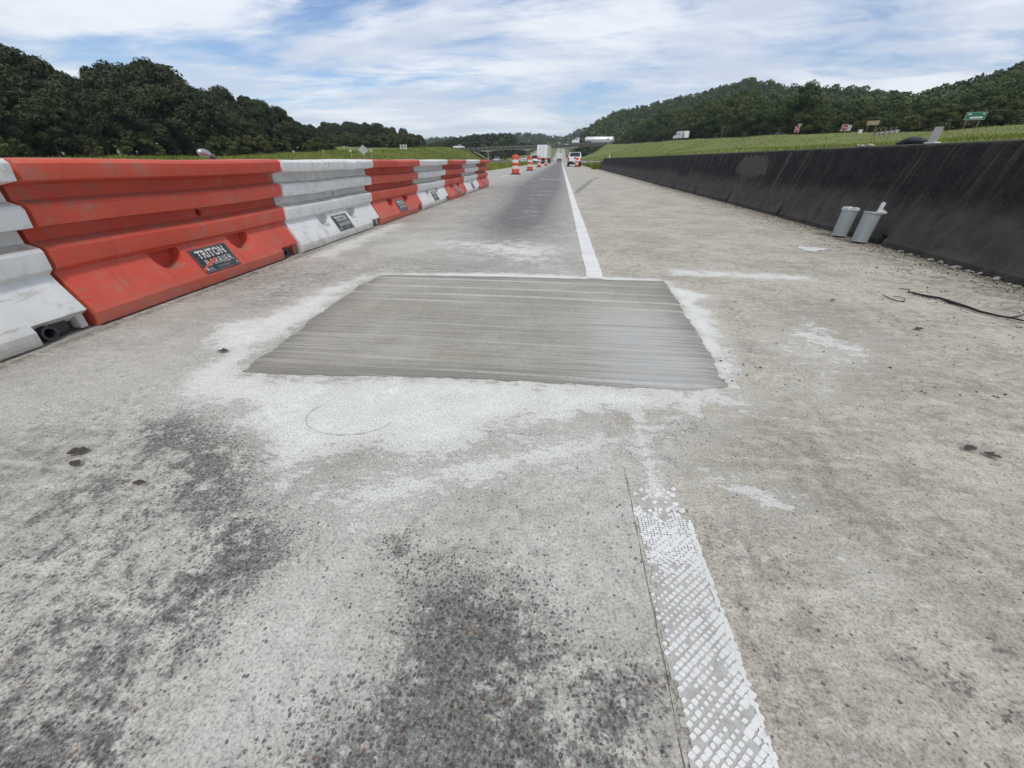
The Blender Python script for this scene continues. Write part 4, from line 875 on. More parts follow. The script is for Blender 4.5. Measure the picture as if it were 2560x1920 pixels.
t_, p_, zc = ground_sign('round_sign', 'small round white sign just right of the big diamond sign', -.4395, .0192, 100, .56, .50, M_SIGNW, shape='round')
MB().box((0, -0.03, zc), (.30, .012, .12)).build('symbol', M_TRIM, p_)
for k, (du, lab) in enumerate(((-.0065, 'leftmost of three narrow white panels over a green board'), (0.0, 'middle one of three narrow white panels over a green board'), (.0058, 'rightmost of three narrow white panels over a green board'))):
    t_, p_, zc = ground_sign('panel_sign', lab, -.3600 + du, .0258, 150, .55, 1.35, M_SIGNW)
    MB().box((0, -0.03, zc), (.34, .012, .5)).build('symbol', M_GREYP, p_)
    if k == 1: MB().box((-0.25, -0.0, zc - .95), (1.5, .03, .45)).build('green_board', M_GREEN, t_)
M_PINK = plain('faded_sign_white', (0.45, 0.38, 0.37), 0.6, var=0.1, bump=0)
def dne(label, u, s, Y, turn):
    t_, p_, zc = ground_sign('do_not_enter_sign', label, u, s, Y, .82, .82, M_PINK, posts=2, turn=turn)
    MB().lathe([(0.38, 0), (0.38, .012)], 28, (0, -0.036, zc), 'y').build('red_disc', M_SIGNR, p_); MB().box((0, -0.045, zc), (.56, .012, .13)).build('white_bar', M_PINK, p_)
    return t_, zc
t_, zc = dne('red and white round-disc sign with a small plate above, beside the dark tree', .4759, .0544, 85, R(30)); MB().box((0.25, 0.03, zc + .66), (.7, .03, .24)).build('name_plate', M_TAN, t_)
t_, zc = dne('red and white round-disc sign half hidden in grass, grey panel behind it', .5652, .0560, 75, R(10)); MB().box((0.60, 0.22, zc - .05), (.55, .03, .75)).build('grey_panel', M_SIGNB, t_)
ground_sign('tan_sign', 'plain tan board on two posts before the wood at right', .6151, .0642, 75, 1.45, .55, M_TAN, posts=2)
t_, p_, zc = ground_sign('green_guide_sign', 'green guide sign on two posts at the far right edge of the wood', .7943, .0738, 62, 1.85, .78, M_GREEN, posts=2, turn=R(20))
for a, b_, w_, h_ in ((-.60, .20, .34, .10), (.66, .22, .16, .12), (.12, -.16, 1.15, .16)): MB().box((a, -0.03, zc + b_), (w_, .012, h_)).build('lettering', M_SIGNW, p_)
for a, b_, w_, h_ in ((0, .365, 1.8, .02), (0, -.365, 1.8, .02), (-.9, 0, .02, .74), (.9, 0, .02, .74)): MB().box((a, -0.028, zc + b_), (w_, .010, h_)).build('border', M_SIGNW, p_)
x, y, z = at_u(.331, .0406, 126); po = thing('utility_pole', 'thin bare wooden pole standing before the dark wood', 'pole', (x, y, gz1(x, y)))
MB().tube([(0, 0, -.3), (0.02, 0, 3.1)], [.10, .075], 10).build('pole', M_WOOD, po, smooth=40)
car('dark grey car half hidden by grass on the bank road', (53.0, 117.0, gz1(53, 117) - .1), R(8), M_VG)
x, y, z = at_u(.597, .0470, 70); bx = thing('utility_box', 'small white utility box in the grass below the tan board', 'box', (x, y, gz1(x, y)))
MB().box((0, 0, .22), (.40, .3, .44)).build('cabinet', M_SIGNW, bx, bevel=.03); MB().box((0, 0, .46), (.46, .36, .05)).build('lid', M_SIGNW, bx)
def guardrail(name, label, pts, zt=0.70, step=1.9):
    g = thing(name, label, 'guardrail', (pts[0][0], pts[0][1], 0)); o = Vector((pts[0][0], pts[0][1], 0))
    prof = [(0, .0), (.035, -.04), (.035, -.08), (-.01, -.155), (.035, -.23), (.035, -.27), (0, -.31)]; P = dense(pts, 6); v = []; f = []; n = len(prof)
    for i, (x, y) in enumerate(P):
        gz = gz1(x, y) if abs(x) > 8 else float(road_z(y)); a = Vector(P[max(i - 1, 0)]); b_ = Vector(P[min(i + 1, len(P) - 1)]); d = (b_ - a).normalized(); nn = Vector((-d.y, d.x))
        for q, z in prof: v.append((x + nn.x * q - o.x, y + nn.y * q - o.y, gz + zt + z))
        if i: f += [((i - 1) * n + k, (i - 1) * n + k + 1, i * n + k + 1, i * n + k) for k in range(n - 1)]
    r = MB().add(v, f).build('rail', M_GALV, g, smooth=30, fix=False); md = r.modifiers.new('s', 'SOLIDIFY'); md.thickness = 0.006
    L = 0
    for a, b_ in zip(pts[:-1], pts[1:]):
        d = Vector(b_) - Vector(a); k = max(1, int(d.length / step))
        for q in range(k):
            x, y = Vector(a) + d * q / k; gz = gz1(x, y) if abs(x) > 8 else float(road_z(y)); MB().box((x + .10 - o.x, y - o.y, gz + .25), (.14, .14, 1.0)).build('post', M_WOOD, g)
guardrail('steel_guardrail', 'steel guardrail running on from the end of the black wall', [(3.95, 46.0), (3.85, 60), (3.75, 80), (3.7, 110)])
guardrail('steel_guardrail', 'long steel guardrail along the opposite carriageway', [(-20.2, 120), (-20.2, 222)], step=2.6)
guardrail('steel_guardrail', 'short guardrail piece in the grass right of the tan board', [(41.5, 66.5), (43.5, 65.0)], zt=.35, step=.5)
M_DEL = plain('delineator_white', (0.70, 0.70, 0.68), 0.5)
for x, y, zb, lb in ((4.42, 42.0, .86, 'white marker post behind the far end of the wall'), (4.05, 60.0, 0.0, 'white marker post behind the guardrail')):
    d = thing('marker_post', lb, 'post', (x, y, zb)); MB().box((0, 0, .22 if zb else .40), (.11, .05, .48 if zb else .84)).build('post', M_DEL, d, bevel=.015); MB().box((0, -.03, .36 if zb else .7), (.08, .012, .12)).build('reflector', M_GREYP, d)
d = thing('marker_post', 'thin dark post behind the far end of the wall', 'post', (4.66, 42.3, .8)); MB().box((0, 0, .24), (.07, .07, .60)).build('post', M_WOOD, d); MB().box((0, 0, .55), (.10, .10, .03)).build('cap', M_WOOD, d)

# ------------------------------------------------------------------ test cylinders and things left on the wall
M_CYL = plain('grey_plastic_mould', (0.30, 0.325, 0.325), 0.34, var=0.08, scale=7, fine=60, dirt=(0.36, 0.36, 0.34), dirt_amt=0.4, bump=0.1)
def mat_bag():
    m, t, b = new_mat('clear_plastic_bag'); n = t.noise(t.obj(), 30, 5)
    t.put(b.inputs['Base Color'], t.mix(t.ss(n, .4, .65), (0.55, 0.58, 0.58), (0.85, 0.87, 0.87))); b.inputs['Roughness'].default_value = 0.15; b.inputs['Alpha'].default_value = 0.72
    t.put(b.inputs['Normal'], t.bump(t.noise(t.obj(), 70, 4), .9, .01)); return m
M_BAG = mat_bag()
def crumple(mb, amt, seed):
    r = random.Random(seed); mb.v = [(x + r.uniform(-amt, amt), y + r.uniform(-amt, amt), z + r.uniform(-amt, amt) * .6) for x, y, z in mb.v]; return mb
def cylinder(label, loc, tilt, bag_up):
    c = thing('test_cylinder', label, 'cylinder', loc, 0, 'concrete test cylinders by the wall'); c.rotation_euler = tilt
    MB().lathe([(0.070, 0.0), (0.076, 0.004), (0.079, 0.29), (0.079, 0.305), (0.070, 0.306)], 36).build('mould', M_CYL, c, smooth=40)
    MB().lathe([(0.0775, 0.0), (0.0785, 0.012), (0.0765, 0.014)], 36).build('base_rim', M_CYL, c, smooth=40)
    lid = MB().lathe([(0.081, 0.288), (0.084, 0.292), (0.084, 0.309), (0.080, 0.314), (0.02, 0.316)], 36).build('lid', M_CYL if bag_up else M_DEL, c, smooth=40)
    if not bag_up: bg = MB().lathe([(0.0845, 0.282), (0.087, 0.29), (0.089, 0.30), (0.088, 0.318), (0.06, 0.326), (0.02, 0.325)], 30, cap=False); crumple(bg, .0028, 5).build('plastic_bag', M_BAG, c, smooth=70)
    if bag_up:
        k = MB().tube([(0.040, -.02, .312), (0.046, -.02, .335), (0.042, -.015, .362), (0.046, -.01, .388), (0.047, -.01, .408), (0.046, -.01, .418)], [.036, .027, .021, .020, .017, .007], 12); crumple(k, .005, 9).build('bag_knot', M_BAG, c, smooth=70)
        k = MB().lathe([(.02, .30), (.042, .305), (.046, .32), (.030, .335), (.01, .338)], 14, (0.065, -.03, 0)); crumple(k, .006, 8).build('bag_fold', M_BAG, c, smooth=70)
cylinder('grey concrete test cylinder with a flat white lid, leaning on the wall', (3.45, 5.43, 0.012), (R(-3), R(5.5), 0), False)
cylinder('grey concrete test cylinder with a knotted plastic bag on top', (3.435, 5.03, 0.012), (R(-3), R(6), 0), True)

M_CLOTH = plain('dark_cloth', (0.045, 0.05, 0.06), 0.9, var=0.3, scale=14, fine=80); M_YEL = plain('yellow_tip', (0.6, 0.5, 0.12), 0.6)
gl = thing('folded_glove', 'crumpled dark work glove lying on top of the wall', 'glove', (4.02, 5.68, 0.975), R(90))
def blob(pts, r, n=10): return MB().tube(pts, r, n)
g1 = crumple(blob([(-.20, 0, .018), (-.12, .004, .026), (-.04, .0, .034), (.05, -.006, .042), (.13, .0, .036), (.20, .004, .022), (.215, .004, .02)], [.012, .026, .034, .040, .036, .024, .01], 12), .006, 2)
g1.v = [(x, y * 1.5, max(.002, z)) for x, y, z in g1.v]; g1.build('palm', M_CLOTH, gl, smooth=70)
for k, (y0, dx) in enumerate(((-.045, 0), (-.015, .02), (.018, .015), (.045, -.01))): crumple(blob([(.10, y0 * .6, .02), (.17 + dx, y0, .018), (.215 + dx, y0 * 1.2, .014), (.225 + dx, y0 * 1.2, .012)], [.016, .015, .012, .005], 8), .002, k).build('finger', M_CLOTH, gl, smooth=70)
MB().box((.205, .0, .040), (.03, .03, .03)).build('yellow_tag', M_YEL, gl, bevel=.006)
pl = thing('metal_plate', 'upright thin metal plate standing on a white base on the wall', 'plate', (4.0, 5.41, 0.975), R(8))
M_PLT = plain('scuffed_aluminium', (0.50, 0.47, 0.43), 0.45, 0.55, var=0.2, scale=5, fine=50)
MB().hexa([(-.012, -.052, .014), (-.008, -.052, .014), (-.008, .046, .014), (-.012, .046, .014)], [(.0, -.052, .150), (.004, -.052, .150), (.004, .046, .154), (.0, .046, .154)]).build('upright', M_PLT, pl)
MB().box((0, 0, .007), (.07, .12, .014)).build('base', M_SIGNW, pl, bevel=.003)
# rubble heap behind the wall top
def rock(r, seed, flat=.6):
    rr = random.Random(seed); bm = bmesh.new(); bmesh.ops.create_icosphere(bm, subdivisions=1, radius=r)
    k = [Vector((rr.uniform(-1, 1), rr.uniform(-1, 1), rr.uniform(-1, 1))).normalized() for _ in range(5)]
    for v in bm.verts:
        d = v.co.normalized()
        for q in k:
            e = d.dot(q)
            if e > .55: v.co -= q * (e - .55) * r * 1.1
        v.co *= rr.uniform(.85, 1.12); v.co.z *= flat
    me = bpy.data.meshes.new('stone'); bm.to_mesh(me); bm.free(); return me
M_STONE = plain('pale_stone', (0.36, 0.34, 0.29), 0.9, var=0.3, scale=12, fine=90); M_STONED = plain('dark_stone', (0.12, 0.11, 0.10), 0.9, var=0.3, scale=12, fine=90)
ROCKS = [rock(1.0, s) for s in range(7)]
for me in ROCKS: me.materials.append(M_STONE)
for k, (x, y) in enumerate(((4.07, 6.72), (4.10, 6.66), (4.06, 6.60), (4.09, 6.52), (4.07, 6.44), (4.12, 6.60), (4.12, 6.47))):
    o = bpy.data.objects.new('rubble_chunk', ROCKS[k]); COL.objects.link(o); r = random.uniform(.018, .034); o.scale = (r, r * 1.3, r); o.location = (x - .02, y, .975 + r * .55); o.rotation_euler = (0, 0, k)
    tag(o, 'pale broken concrete chunk heaped on the wall top', 'stone', 'rubble on the wall top')
for k, (x, y) in enumerate([(3.48, 4.5), (3.55, 4.52), (3.31, 4.29), (3.51, 4.37), (3.54, 4.29), (3.53, 4.11), (3.51, 4.0), (3.41, 3.77), (3.47, 3.80), (3.48, 3.71), (3.47, 3.66), (3.46, 3.58), (3.45, 3.49), (3.45, 3.43), (3.42, 3.29), (3.40, 3.21), (3.46, 3.9), (3.38, 3.05), (3.40, 2.9), (3.36, 2.75)]):
    o = bpy.data.objects.new('stone', ROCKS[k % 7]); COL.objects.link(o); r = random.uniform(.014, .034); wx = float(np.interp(y, WALL_Y, WALL_X)); o.scale = (r, r * 1.35, r); o.location = (min(x, wx - r * 1.1), y, r * .5); o.rotation_euler = (0, 0, k * 1.3)
    tag(o, 'pale stone lying along the foot of the black wall', 'stone', 'stones along the wall foot')
# loose grit: many tiny stones, one object
def build_grit():
    base = np.array([tuple(v.co) for v in ROCKS[0].vertices]); tri = np.array([tuple(p.vertices) for p in ROCKS[0].polygons]); n = 3800; V = []; F = []; Tn = []
    r = np.random.default_rng(3); c = 0
    while c < n:
        y = 1.5 + 16 * r.random() ** 1.9; wx = float(np.interp(y, WALL_Y, WALL_X)); q = r.random()
        if q < .55: x = wx - 0.02 - abs(r.normal(0, .13))
        elif q < .85: x = wx - 0.3 - abs(r.normal(0, .55)); 
        else: x = r.uniform(0.5, wx)
        if x < .42 or (x < 2.0 and y < 1.5 and r.random() < .7): continue
        cl = vnoise(np.array([x + 5]), np.array([y]), 3.0, 61)[0]
        if q > .55 and cl < .45: continue
        s = r.uniform(.0022, .0065) * (1.25 if q < .55 else 1.0) * (1 + y * .02); a = r.uniform(0, 6.28); b_ = base * [s * r.uniform(.8, 1.7), s, s * .8]
        V.append(np.stack([b_[:, 0] * math.cos(a) - b_[:, 1] * math.sin(a) + x, b_[:, 0] * math.sin(a) + b_[:, 1] * math.cos(a) + y, b_[:, 2] + s * .45 + .001], 1)); F.append(tri + c * len(base)); Tn.append(np.full(len(base), r.random())); c += 1
    m, t, b = new_mat('loose_grit'); t.put(b.inputs['Base Color'], t.ramp(t.attr('tone'), [(0, (.035, .03, .027)), (.6, (.10, .085, .07)), (.85, (.2, .18, .15)), (1, (.4, .37, .33))])); b.inputs['Roughness'].default_value = .9
    o = bpy.data.objects.new('grit', raw_mesh('grit', np.concatenate(V), np.concatenate(F), m, {'tone': np.concatenate(Tn)})); COL.objects.link(o); tag(o, 'dark loose grit scattered over the shoulder beside the wall', kind='stuff')
build_grit()
# fallen branch, twig, leaves, paint spill
M_BARK = plain('dark_bark', (0.022, 0.018, 0.020), 0.85, var=0.4, scale=20, fine=120)
br = thing('fallen_branch', 'long thin dark branch lying on the shoulder at right', 'branch', (2.53, 2.95, 0))
def rel(pts, o, z): return [(x - o[0], y - o[1], z + random.uniform(0, .006)) for x, y in pts]
MB().tube(rel([(2.51, 2.95), (2.55, 2.88), (2.585, 2.83), (2.60, 2.77), (2.61, 2.71), (2.615, 2.65), (2.62, 2.59), (2.65, 2.5), (2.69, 2.47), (2.73, 2.40), (2.80, 2.34)], (2.53, 2.95), .010), [.006, .008, .008, .010, .009, .008, .007, .006, .005, .004, .002], 8).build('stem', M_BARK, br, smooth=60)
MB().tube(rel([(2.68, 2.475), (2.75, 2.50), (2.81, 2.53), (2.86, 2.57), (2.89, 2.62)], (2.53, 2.95), .012), [.005, .0035, .003, .003, .002], 6).build('side_shoot', M_BARK, br, smooth=60)
MB().tube(rel([(2.515, 2.94), (2.50, 2.98), (2.535, 3.02), (2.52, 3.06), (2.48, 3.05)], (2.53, 2.95), .010), [.006, .005, .003, .003, .001], 6).build('side_shoot', M_BARK, br, smooth=60)
tw = MB().tube(rel([(2.28, 2.9), (2.27, 2.85), (2.265, 2.80), (2.29, 2.77), (2.31, 2.75), (2.345, 2.79), (2.37, 2.83), (2.35, 2.86), (2.32, 2.86)], (2.3, 2.8), .005), [.002, .003, .003, .003, .003, .002, .002, .0025, .002], 6).build('twig', M_BARK, None, smooth=60); tw.location = (2.3, 2.8, 0); tag(tw, 'small bent twig lying left of the long branch', 'twig')
M_LEAFD = plain('dead_leaf', (0.075, 0.062, 0.05), 0.8, var=0.35, scale=30, fine=200)
def dead_leaf(x, y, L, rz, label, seed):
    r = random.Random(seed); v = []; f = []; n = 7
    for i in range(n):
        t = i / (n - 1); w = L * .28 * math.sin(math.pi * min(.98, t * .9 + .06)) * r.uniform(.85, 1.15); z = .004 + .35 * L * (t - .5) ** 2
        v += [(t * L - L / 2, -w, z + w * .5), (t * L - L / 2, 0, z), (t * L - L / 2, w, z + w * r.uniform(.3, .9))]
        if i: f += [(3 * i - 3, 3 * i - 2, 3 * i + 1, 3 * i), (3 * i - 2, 3 * i - 1, 3 * i + 2, 3 * i + 1)]
    o = MB().add(v, f).build('dead_leaf', M_LEAFD, None, smooth=80, fix=False); md = o.modifiers.new('s', 'SOLIDIFY'); md.thickness = .0012; o.location = (x, y, .002); o.rotation_euler = (0, 0, rz); tag(o, label, 'leaf', 'dead leaves on the pavement')
for i, a in enumerate([(1.375, 1.135, .045, .3, 'curled dark leaf on the pavement at right, left one of a pair'), (1.415, 1.105, .04, -.6, 'curled dark leaf on the pavement at right, right one of a pair'), (1.86, 2.73, .035, .2, 'small dark curled leaf on the shoulder left of the twig'), (2.03, 2.24, .05, .1, 'flat brown leaf on the shoulder below the branch'), (-1.60, 1.55, .05, .4, 'dark leaf on the pale slurry left of the patch'),
                       (-1.49, 0.80, .055, .5, 'dark leaf on the pavement at far left, upper one'), (-1.44, 0.75, .045, -.2, 'dark leaf on the pavement at far left, lower one'), (-1.17, .70, .035, .2, 'small dark leaf on the pavement right of the far left pair')]): dead_leaf(*a, i)
_sv = [(2.63, 4.66), (2.72, 4.72), (2.80, 4.70), (2.83, 4.58), (2.77, 4.50), (2.69, 4.44), (2.60, 4.46), (2.57, 4.55)]
sv = []
for k in range(40):
    a = k / 40 * 6.283; q = 1 + .22 * math.sin(3 * a + 1) + .12 * math.sin(7 * a) + random.uniform(-.10, .10); sv.append((2.70 + .135 * q * math.cos(a) + .03 * math.sin(a), 4.58 + .12 * q * math.sin(a)))
tag(MB().add([(x, y, .004) for x, y in sv], [tuple(range(40))]).build('paint_spill', M_SIGNW), 'white dried spill on the shoulder', kind='structure')

# ------------------------------------------------------------------ vegetation
def mat_leaf(name, dk, lt, yl):
    m, t, b = new_mat(name); oi = t.new('ShaderNodeObjectInfo').outputs['Random']
    c = t.mix(t.attr('tone'), dk, lt); c = t.mix(t.m('MULTIPLY', t.ss(oi, .55, 1.0), .7), c, yl)
    t.put(b.inputs['Base Color'], c); b.inputs['Roughness'].default_value = .7; b.inputs['Specular IOR Level'].default_value = .25; return m
M_LF_L = mat_leaf('leaves_dark', (0.020, 0.031, 0.013), (0.054, 0.072, 0.026), (0.070, 0.076, 0.028))
M_LF_R = mat_leaf('leaves_green', (0.026, 0.048, 0.013), (0.078, 0.120, 0.028), (0.105, 0.118, 0.028))
M_LF_B = mat_leaf('leaves_bush', (0.035, 0.050, 0.012), (0.095, 0.110, 0.028), (0.11, 0.11, 0.035))
M_TRUNK = plain('bark', (0.055, 0.045, 0.036), .95, var=.3, scale=3, fine=20)
def leaf_cloud(cent, rad, tone, nleaf, size, r, squash=.8):
    """leaf quads spread on and in clumps; returns V, F, tone"""
    nc = len(cent); idx = r.integers(0, nc, nleaf); d = r.normal(size=(nleaf, 3)); d /= np.linalg.norm(d, axis=1)[:, None]
    rr = rad[idx] * (0.55 + 0.5 * r.random(nleaf) ** .6); p = cent[idx] + d * rr[:, None] * [1, 1, squash]
    nrm = d * .8 + r.normal(size=(nleaf, 3)) * .55 + [0, 0, .35]; nrm /= np.linalg.norm(nrm, axis=1)[:, None]
    a = np.cross(nrm, r.normal(size=(nleaf, 3))); a /= np.linalg.norm(a, axis=1)[:, None]; b = np.cross(nrm, a)
    s = size * (.6 + .8 * r.random(nleaf)); a *= s[:, None]; b *= (s * .62)[:, None]
    V = np.stack([p - a, p - b * .9 + a * .1, p + a, p + b], 1).reshape(-1, 3); F = np.arange(nleaf * 4).reshape(-1, 4)
    T = np.clip(tone[idx] + r.normal(0, .16, nleaf), 0, 1); return V, F, np.repeat(T, 4)
def crown_clumps(r, H, Rr, lo, n, cone=0.0):
    h = lo + (H - lo) * r.random(n) ** .8; t = (h - lo) / (H - lo); env = Rr * (np.sin(np.clip(t * .86 + .13, 0, 1) * math.pi) ** .6) * (1 - cone * t)
    a = r.random(n) * 6.283; q = env * np.sqrt(r.random(n)) * r.uniform(.75, 1.12, n); c = np.stack([q * np.cos(a), q * np.sin(a), h], 1)
    return c, Rr * r.uniform(.20, .40, n), r.random(n) * .75 + .1
def make_tree(name, H, Rr, seed, mat, cone=0., nleaf=10000, size=.185, lo=.22, nc=34):
    r = np.random.default_rng(seed); root = bpy.data.objects.new(name, None); COL.objects.link(root); root['category'] = 'tree'
    c, rad, tone = crown_clumps(r, H * .95, Rr, H * lo, nc, cone); V, F, T = leaf_cloud(c, rad, tone, nleaf, size, r)
    tr = MB(); tr.tube([(0, 0, -1.0), (.05, 0, H * .25), (.12, .05, H * .55), (.1, .0, H * .85)], [H * .026, H * .02, H * .013, H * .004], 7)
    for k in range(0, nc, 5):
        e = Vector(c[k]); z0 = max(H * .18, e.z - H * .18); tr.tube([(.08, 0, z0), tuple((Vector((.08, 0, z0)) + e) / 2 + Vector((0, 0, .1))), tuple(e)], [H * .008, H * .006, H * .002], 5)
    tr.build('trunk', M_TRUNK, root, smooth=50)
    o = bpy.data.objects.new('crown', raw_mesh('crown', V, F, mat, {'tone': T})); COL.objects.link(o); o.parent = root
    root.location = (0, 0, 0); return root
def plant(proto, x, y, s, label, group, used, dz=0):
    o = proto if proto.name not in used else copy_tree(proto)
    used.add(proto.name); o.location = (x, y, gz1(x, y) + dz); o.scale = (s[0], s[0], s[1]); o.rotation_euler = (0, 0, random.uniform(0, 6.28)); tag(o, label, 'tree', group); return o
used = set()
LP = [make_tree('leafy_tree', 10, 3.4, 100 + k, M_LF_L, cone=(0, .25, .1, .45)[k % 4]) for k in range(5)]
RP = [make_tree('leafy_tree', 10, 3.9, 200 + k, M_LF_R, cone=(0, .2, .1)[k % 3]) for k in range(5)]
BP = [make_tree('leafy_bush', 4, 2.2, 300 + k, M_LF_B, nleaf=2600, size=.18, lo=.0, nc=20) for k in range(3)]
LU = [-1.7, -1.276, -1.13, -.953, -.90, -.825, -.682, -.62, -.5555, -.54, -.42, -.36, -.338, -.324, -.275, -.229, -.195, -.129, -.0734, -.04, -.032, 0.0]
LSL = [.23, .218, .170, .191, .185, .153, .1175, .09, .062, .0735, .0725, .060, .0415, .026, .034, .041, .046, .0475, .0437, .042, .0357, .04]
def put_left(X, Y, lab, grp, lohi=(.80, 1.0), wide=1.0):
    u = X / Y; g = gz1(X, Y); H = (np.interp(u, LU, LSL) * Y + .82 - g) * random.uniform(*lohi)
    if H < 2.5: return
    p = random.choice(LP); plant(p, X, Y, (max(.55, min(1.5, H / 10 * random.uniform(.9, 1.25) * wide)), H / 10), lab, grp, used, -.1)
for row, (X0, sp, lh) in enumerate(((-71, 3.6, (.55, .85)), (-75.5, 3.9, (.78, 1.02)), (-81, 4.6, (.82, 1.02)), (-88, 6.0, (.85, 1.03)), (-97, 8.5, (.85, 1.0)))):
    y = abs(X0) / 2.4
    while y < abs(X0) / .545:
        put_left(X0 + random.uniform(-1.6, 1.6), y + random.uniform(-.8, .8), 'dark leafy tree in the tall wood left of the highway', 'trees of the wood on the left', lh); y += sp
for u, X0 in ((-1.20, -79), (-1.26, -78), (-1.30, -80), (-1.36, -79), (-1.42, -80), (-.985, -80), (-.94, -81), (-.90, -79)): put_left(X0, X0 / u, 'dark leafy tree in the tall wood left of the highway', 'trees of the wood on the left', (1.0, 1.06) if u < -1.1 else (.92, .98), .8)
for k in range(60):
    u = -.555 + .235 * random.random(); Y = random.uniform(195, 260); put_left(u * Y, Y, 'dark round tree in the lower grove left of the overpass', 'trees of the grove left of the overpass', (.8, 1.03), 1.1)
for k in range(84):
    y = random.uniform(46, 126); x = (-67.5 if k < 36 else -72.5 if k < 60 else -80) + random.uniform(-1.5, 1.5); s = random.uniform(.5, .95) * (1 if k < 36 else 1.25)
    plant(random.choice(BP), x, y, (s, s), 'low yellow-green bush at the edge of the left wood', 'bushes along the left wood', used)
for k in range(34):
    u = -.56 + .24 * (k + random.random()) / 34; Y = random.uniform(186, 194); s = random.uniform(.8, 1.3); plant(random.choice(BP), u * Y, Y, (s * 1.2, s), 'low bush along the foot of the grove left of the overpass', 'bushes along the grove', used)
RU = [.0, .0183, .047, .1076, .26, .36, .433, .4825, .602, .673, .759, .83, .95, 1.2]
RS = [.030, .0484, .0635, .0883, .1136, .138, .124, .124, .118, .108, .128, .154, .165, .17]
def put_right(u, Y, frac, lab, grp, wide=1.0):
    X = u * Y; g = gz1(X, Y); H = (np.interp(u, RU, RS) * Y + .82 - g) * random.uniform(*frac); H = min(H, 13.5 if Y < 140 else 15)
    if H < 2.2: return
    plant(random.choice(RP), X, Y, (max(.6, min(1.5, H / 10 * random.uniform(.95, 1.3) * wide)), H / 10), lab, grp, used, -.15)
yb = lambda u: np.interp(u, [.10, .2, .26, .36, .48, .6, .75, .95, 1.2], [270, 225, 190, 146, 122, 104, 88, 74, 62])
for row, (off, n, fr) in enumerate(((0, 34, (.42, .70)), (9, 36, (.55, .82)), (20, 38, (.6, .86)), (34, 36, (.6, .86)))):
    for k in range(n):
        u = .15 + .85 * (k + random.random()) / n; put_right(u, yb(u) + off + random.uniform(-3, 3), fr, 'green leafy tree in the front of the right hillside wood', 'trees along the foot of the right hill')
bt = plant(RP[1], .4785 * 121, 121, (1.15, 1.10), 'tall dark tree standing out in the middle of the right wood', None, used)
for k in range(30):
    u = random.uniform(.17, .95); Y = yb(u) - random.uniform(3, 7); s = random.uniform(.4, .8); plant(random.choice(BP), u * Y, Y, (s * 1.1, s), 'low light green bush before the right wood', 'bushes along the right wood', used)
def forest(name, label, pts, mat, nl=150, size=.85):
    """a far wood that reads as one mass: many simple crowns joined"""
    Vs, Fs, Ts = [], [], []; r = np.random.default_rng(len(pts)); protos = []; n = 0
    for k in range(8):
        c, rad, tone = crown_clumps(r, 10, 4.0, 1.5, 11, .15); protos.append(leaf_cloud(c, rad * 1.25, tone, nl, size, r))
    for (x, y, z, s, h) in pts:
        V, F, T = protos[r.integers(0, 8)]; a = r.random() * 6.28; ca, sa = math.cos(a), math.sin(a)
        W = np.stack([(V[:, 0] * ca - V[:, 1] * sa) * s + x, (V[:, 0] * sa + V[:, 1] * ca) * s + y, V[:, 2] * h + z], 1); Vs.append(W); Fs.append(F + n); Ts.append(np.clip(T + r.normal(0, .15), 0, 1)); n += len(V)
    o = bpy.data.objects.new(name, raw_mesh(name, np.concatenate(Vs), np.concatenate(Fs), mat, {'tone': np.concatenate(Ts)})); COL.objects.link(o); tag(o, label, kind='stuff')
r = np.random.default_rng(17); pts = []
while len(pts) < 1900:
    u = r.uniform(.02, 1.0); hr = np.interp(u, HU, HR); y0 = float(yb(u)) + 45; Y = math.sqrt(r.uniform(y0 ** 2, (hr * 1.06) ** 2)); X = u * Y
    if X < 10: continue
    h = r.uniform(.8, 1.2); pts.append((X, Y, gz1(X, Y) - 1, h * r.uniform(.9, 1.2), h))
forest('hillside_wood', 'green wooded hillside on the right', pts, M_LF_R, 230, .68)
pts = []
while len(pts) < 700:
    u = r.uniform(-.36, -.035); Y = r.uniform(330, 470); X = u * Y
    if X > -44: continue
    g = gz1(X, Y); H = (np.interp(u, LU, LSL) * Y + .82 - g) * r.uniform(.7, 1.0)
    if H > 3: pts.append((X, Y, g - 1, min(1.3, max(.8, H / 10)), (H + 1) / 10))
for k in range(260):
    Y = r.uniform(420, 900); X = -r.uniform(36, 80); h = r.uniform(.7, 1.1); pts.append((X, Y, gz1(X, Y) - 1, h * 1.1, h))
forest('far_wood', 'dark wood behind the overpass left of the highway', pts, M_LF_L, 230, .68)
pts = []
while len(pts) < 900:
    X = r.uniform(-330, 160); Y = r.uniform(760, 1260); g = gz1(X, Y); h = r.uniform(1.1, 1.6)
    if abs(X + 3) < 30 and Y < 1010: continue
    pts.append((X, Y, g - 2, h, h))
for k in range(160):
    Y = r.uniform(300, 800); X = r.uniform(11, 34) if r.random() < .6 else -r.uniform(40, 60); pts.append((X, Y, gz1(X, Y) - 1, r.uniform(.9, 1.2), r.uniform(.9, 1.2)))
forest('distant_wood', 'distant wooded ridge where the highway vanishes', pts, M_LF_R, 110, 1.1)

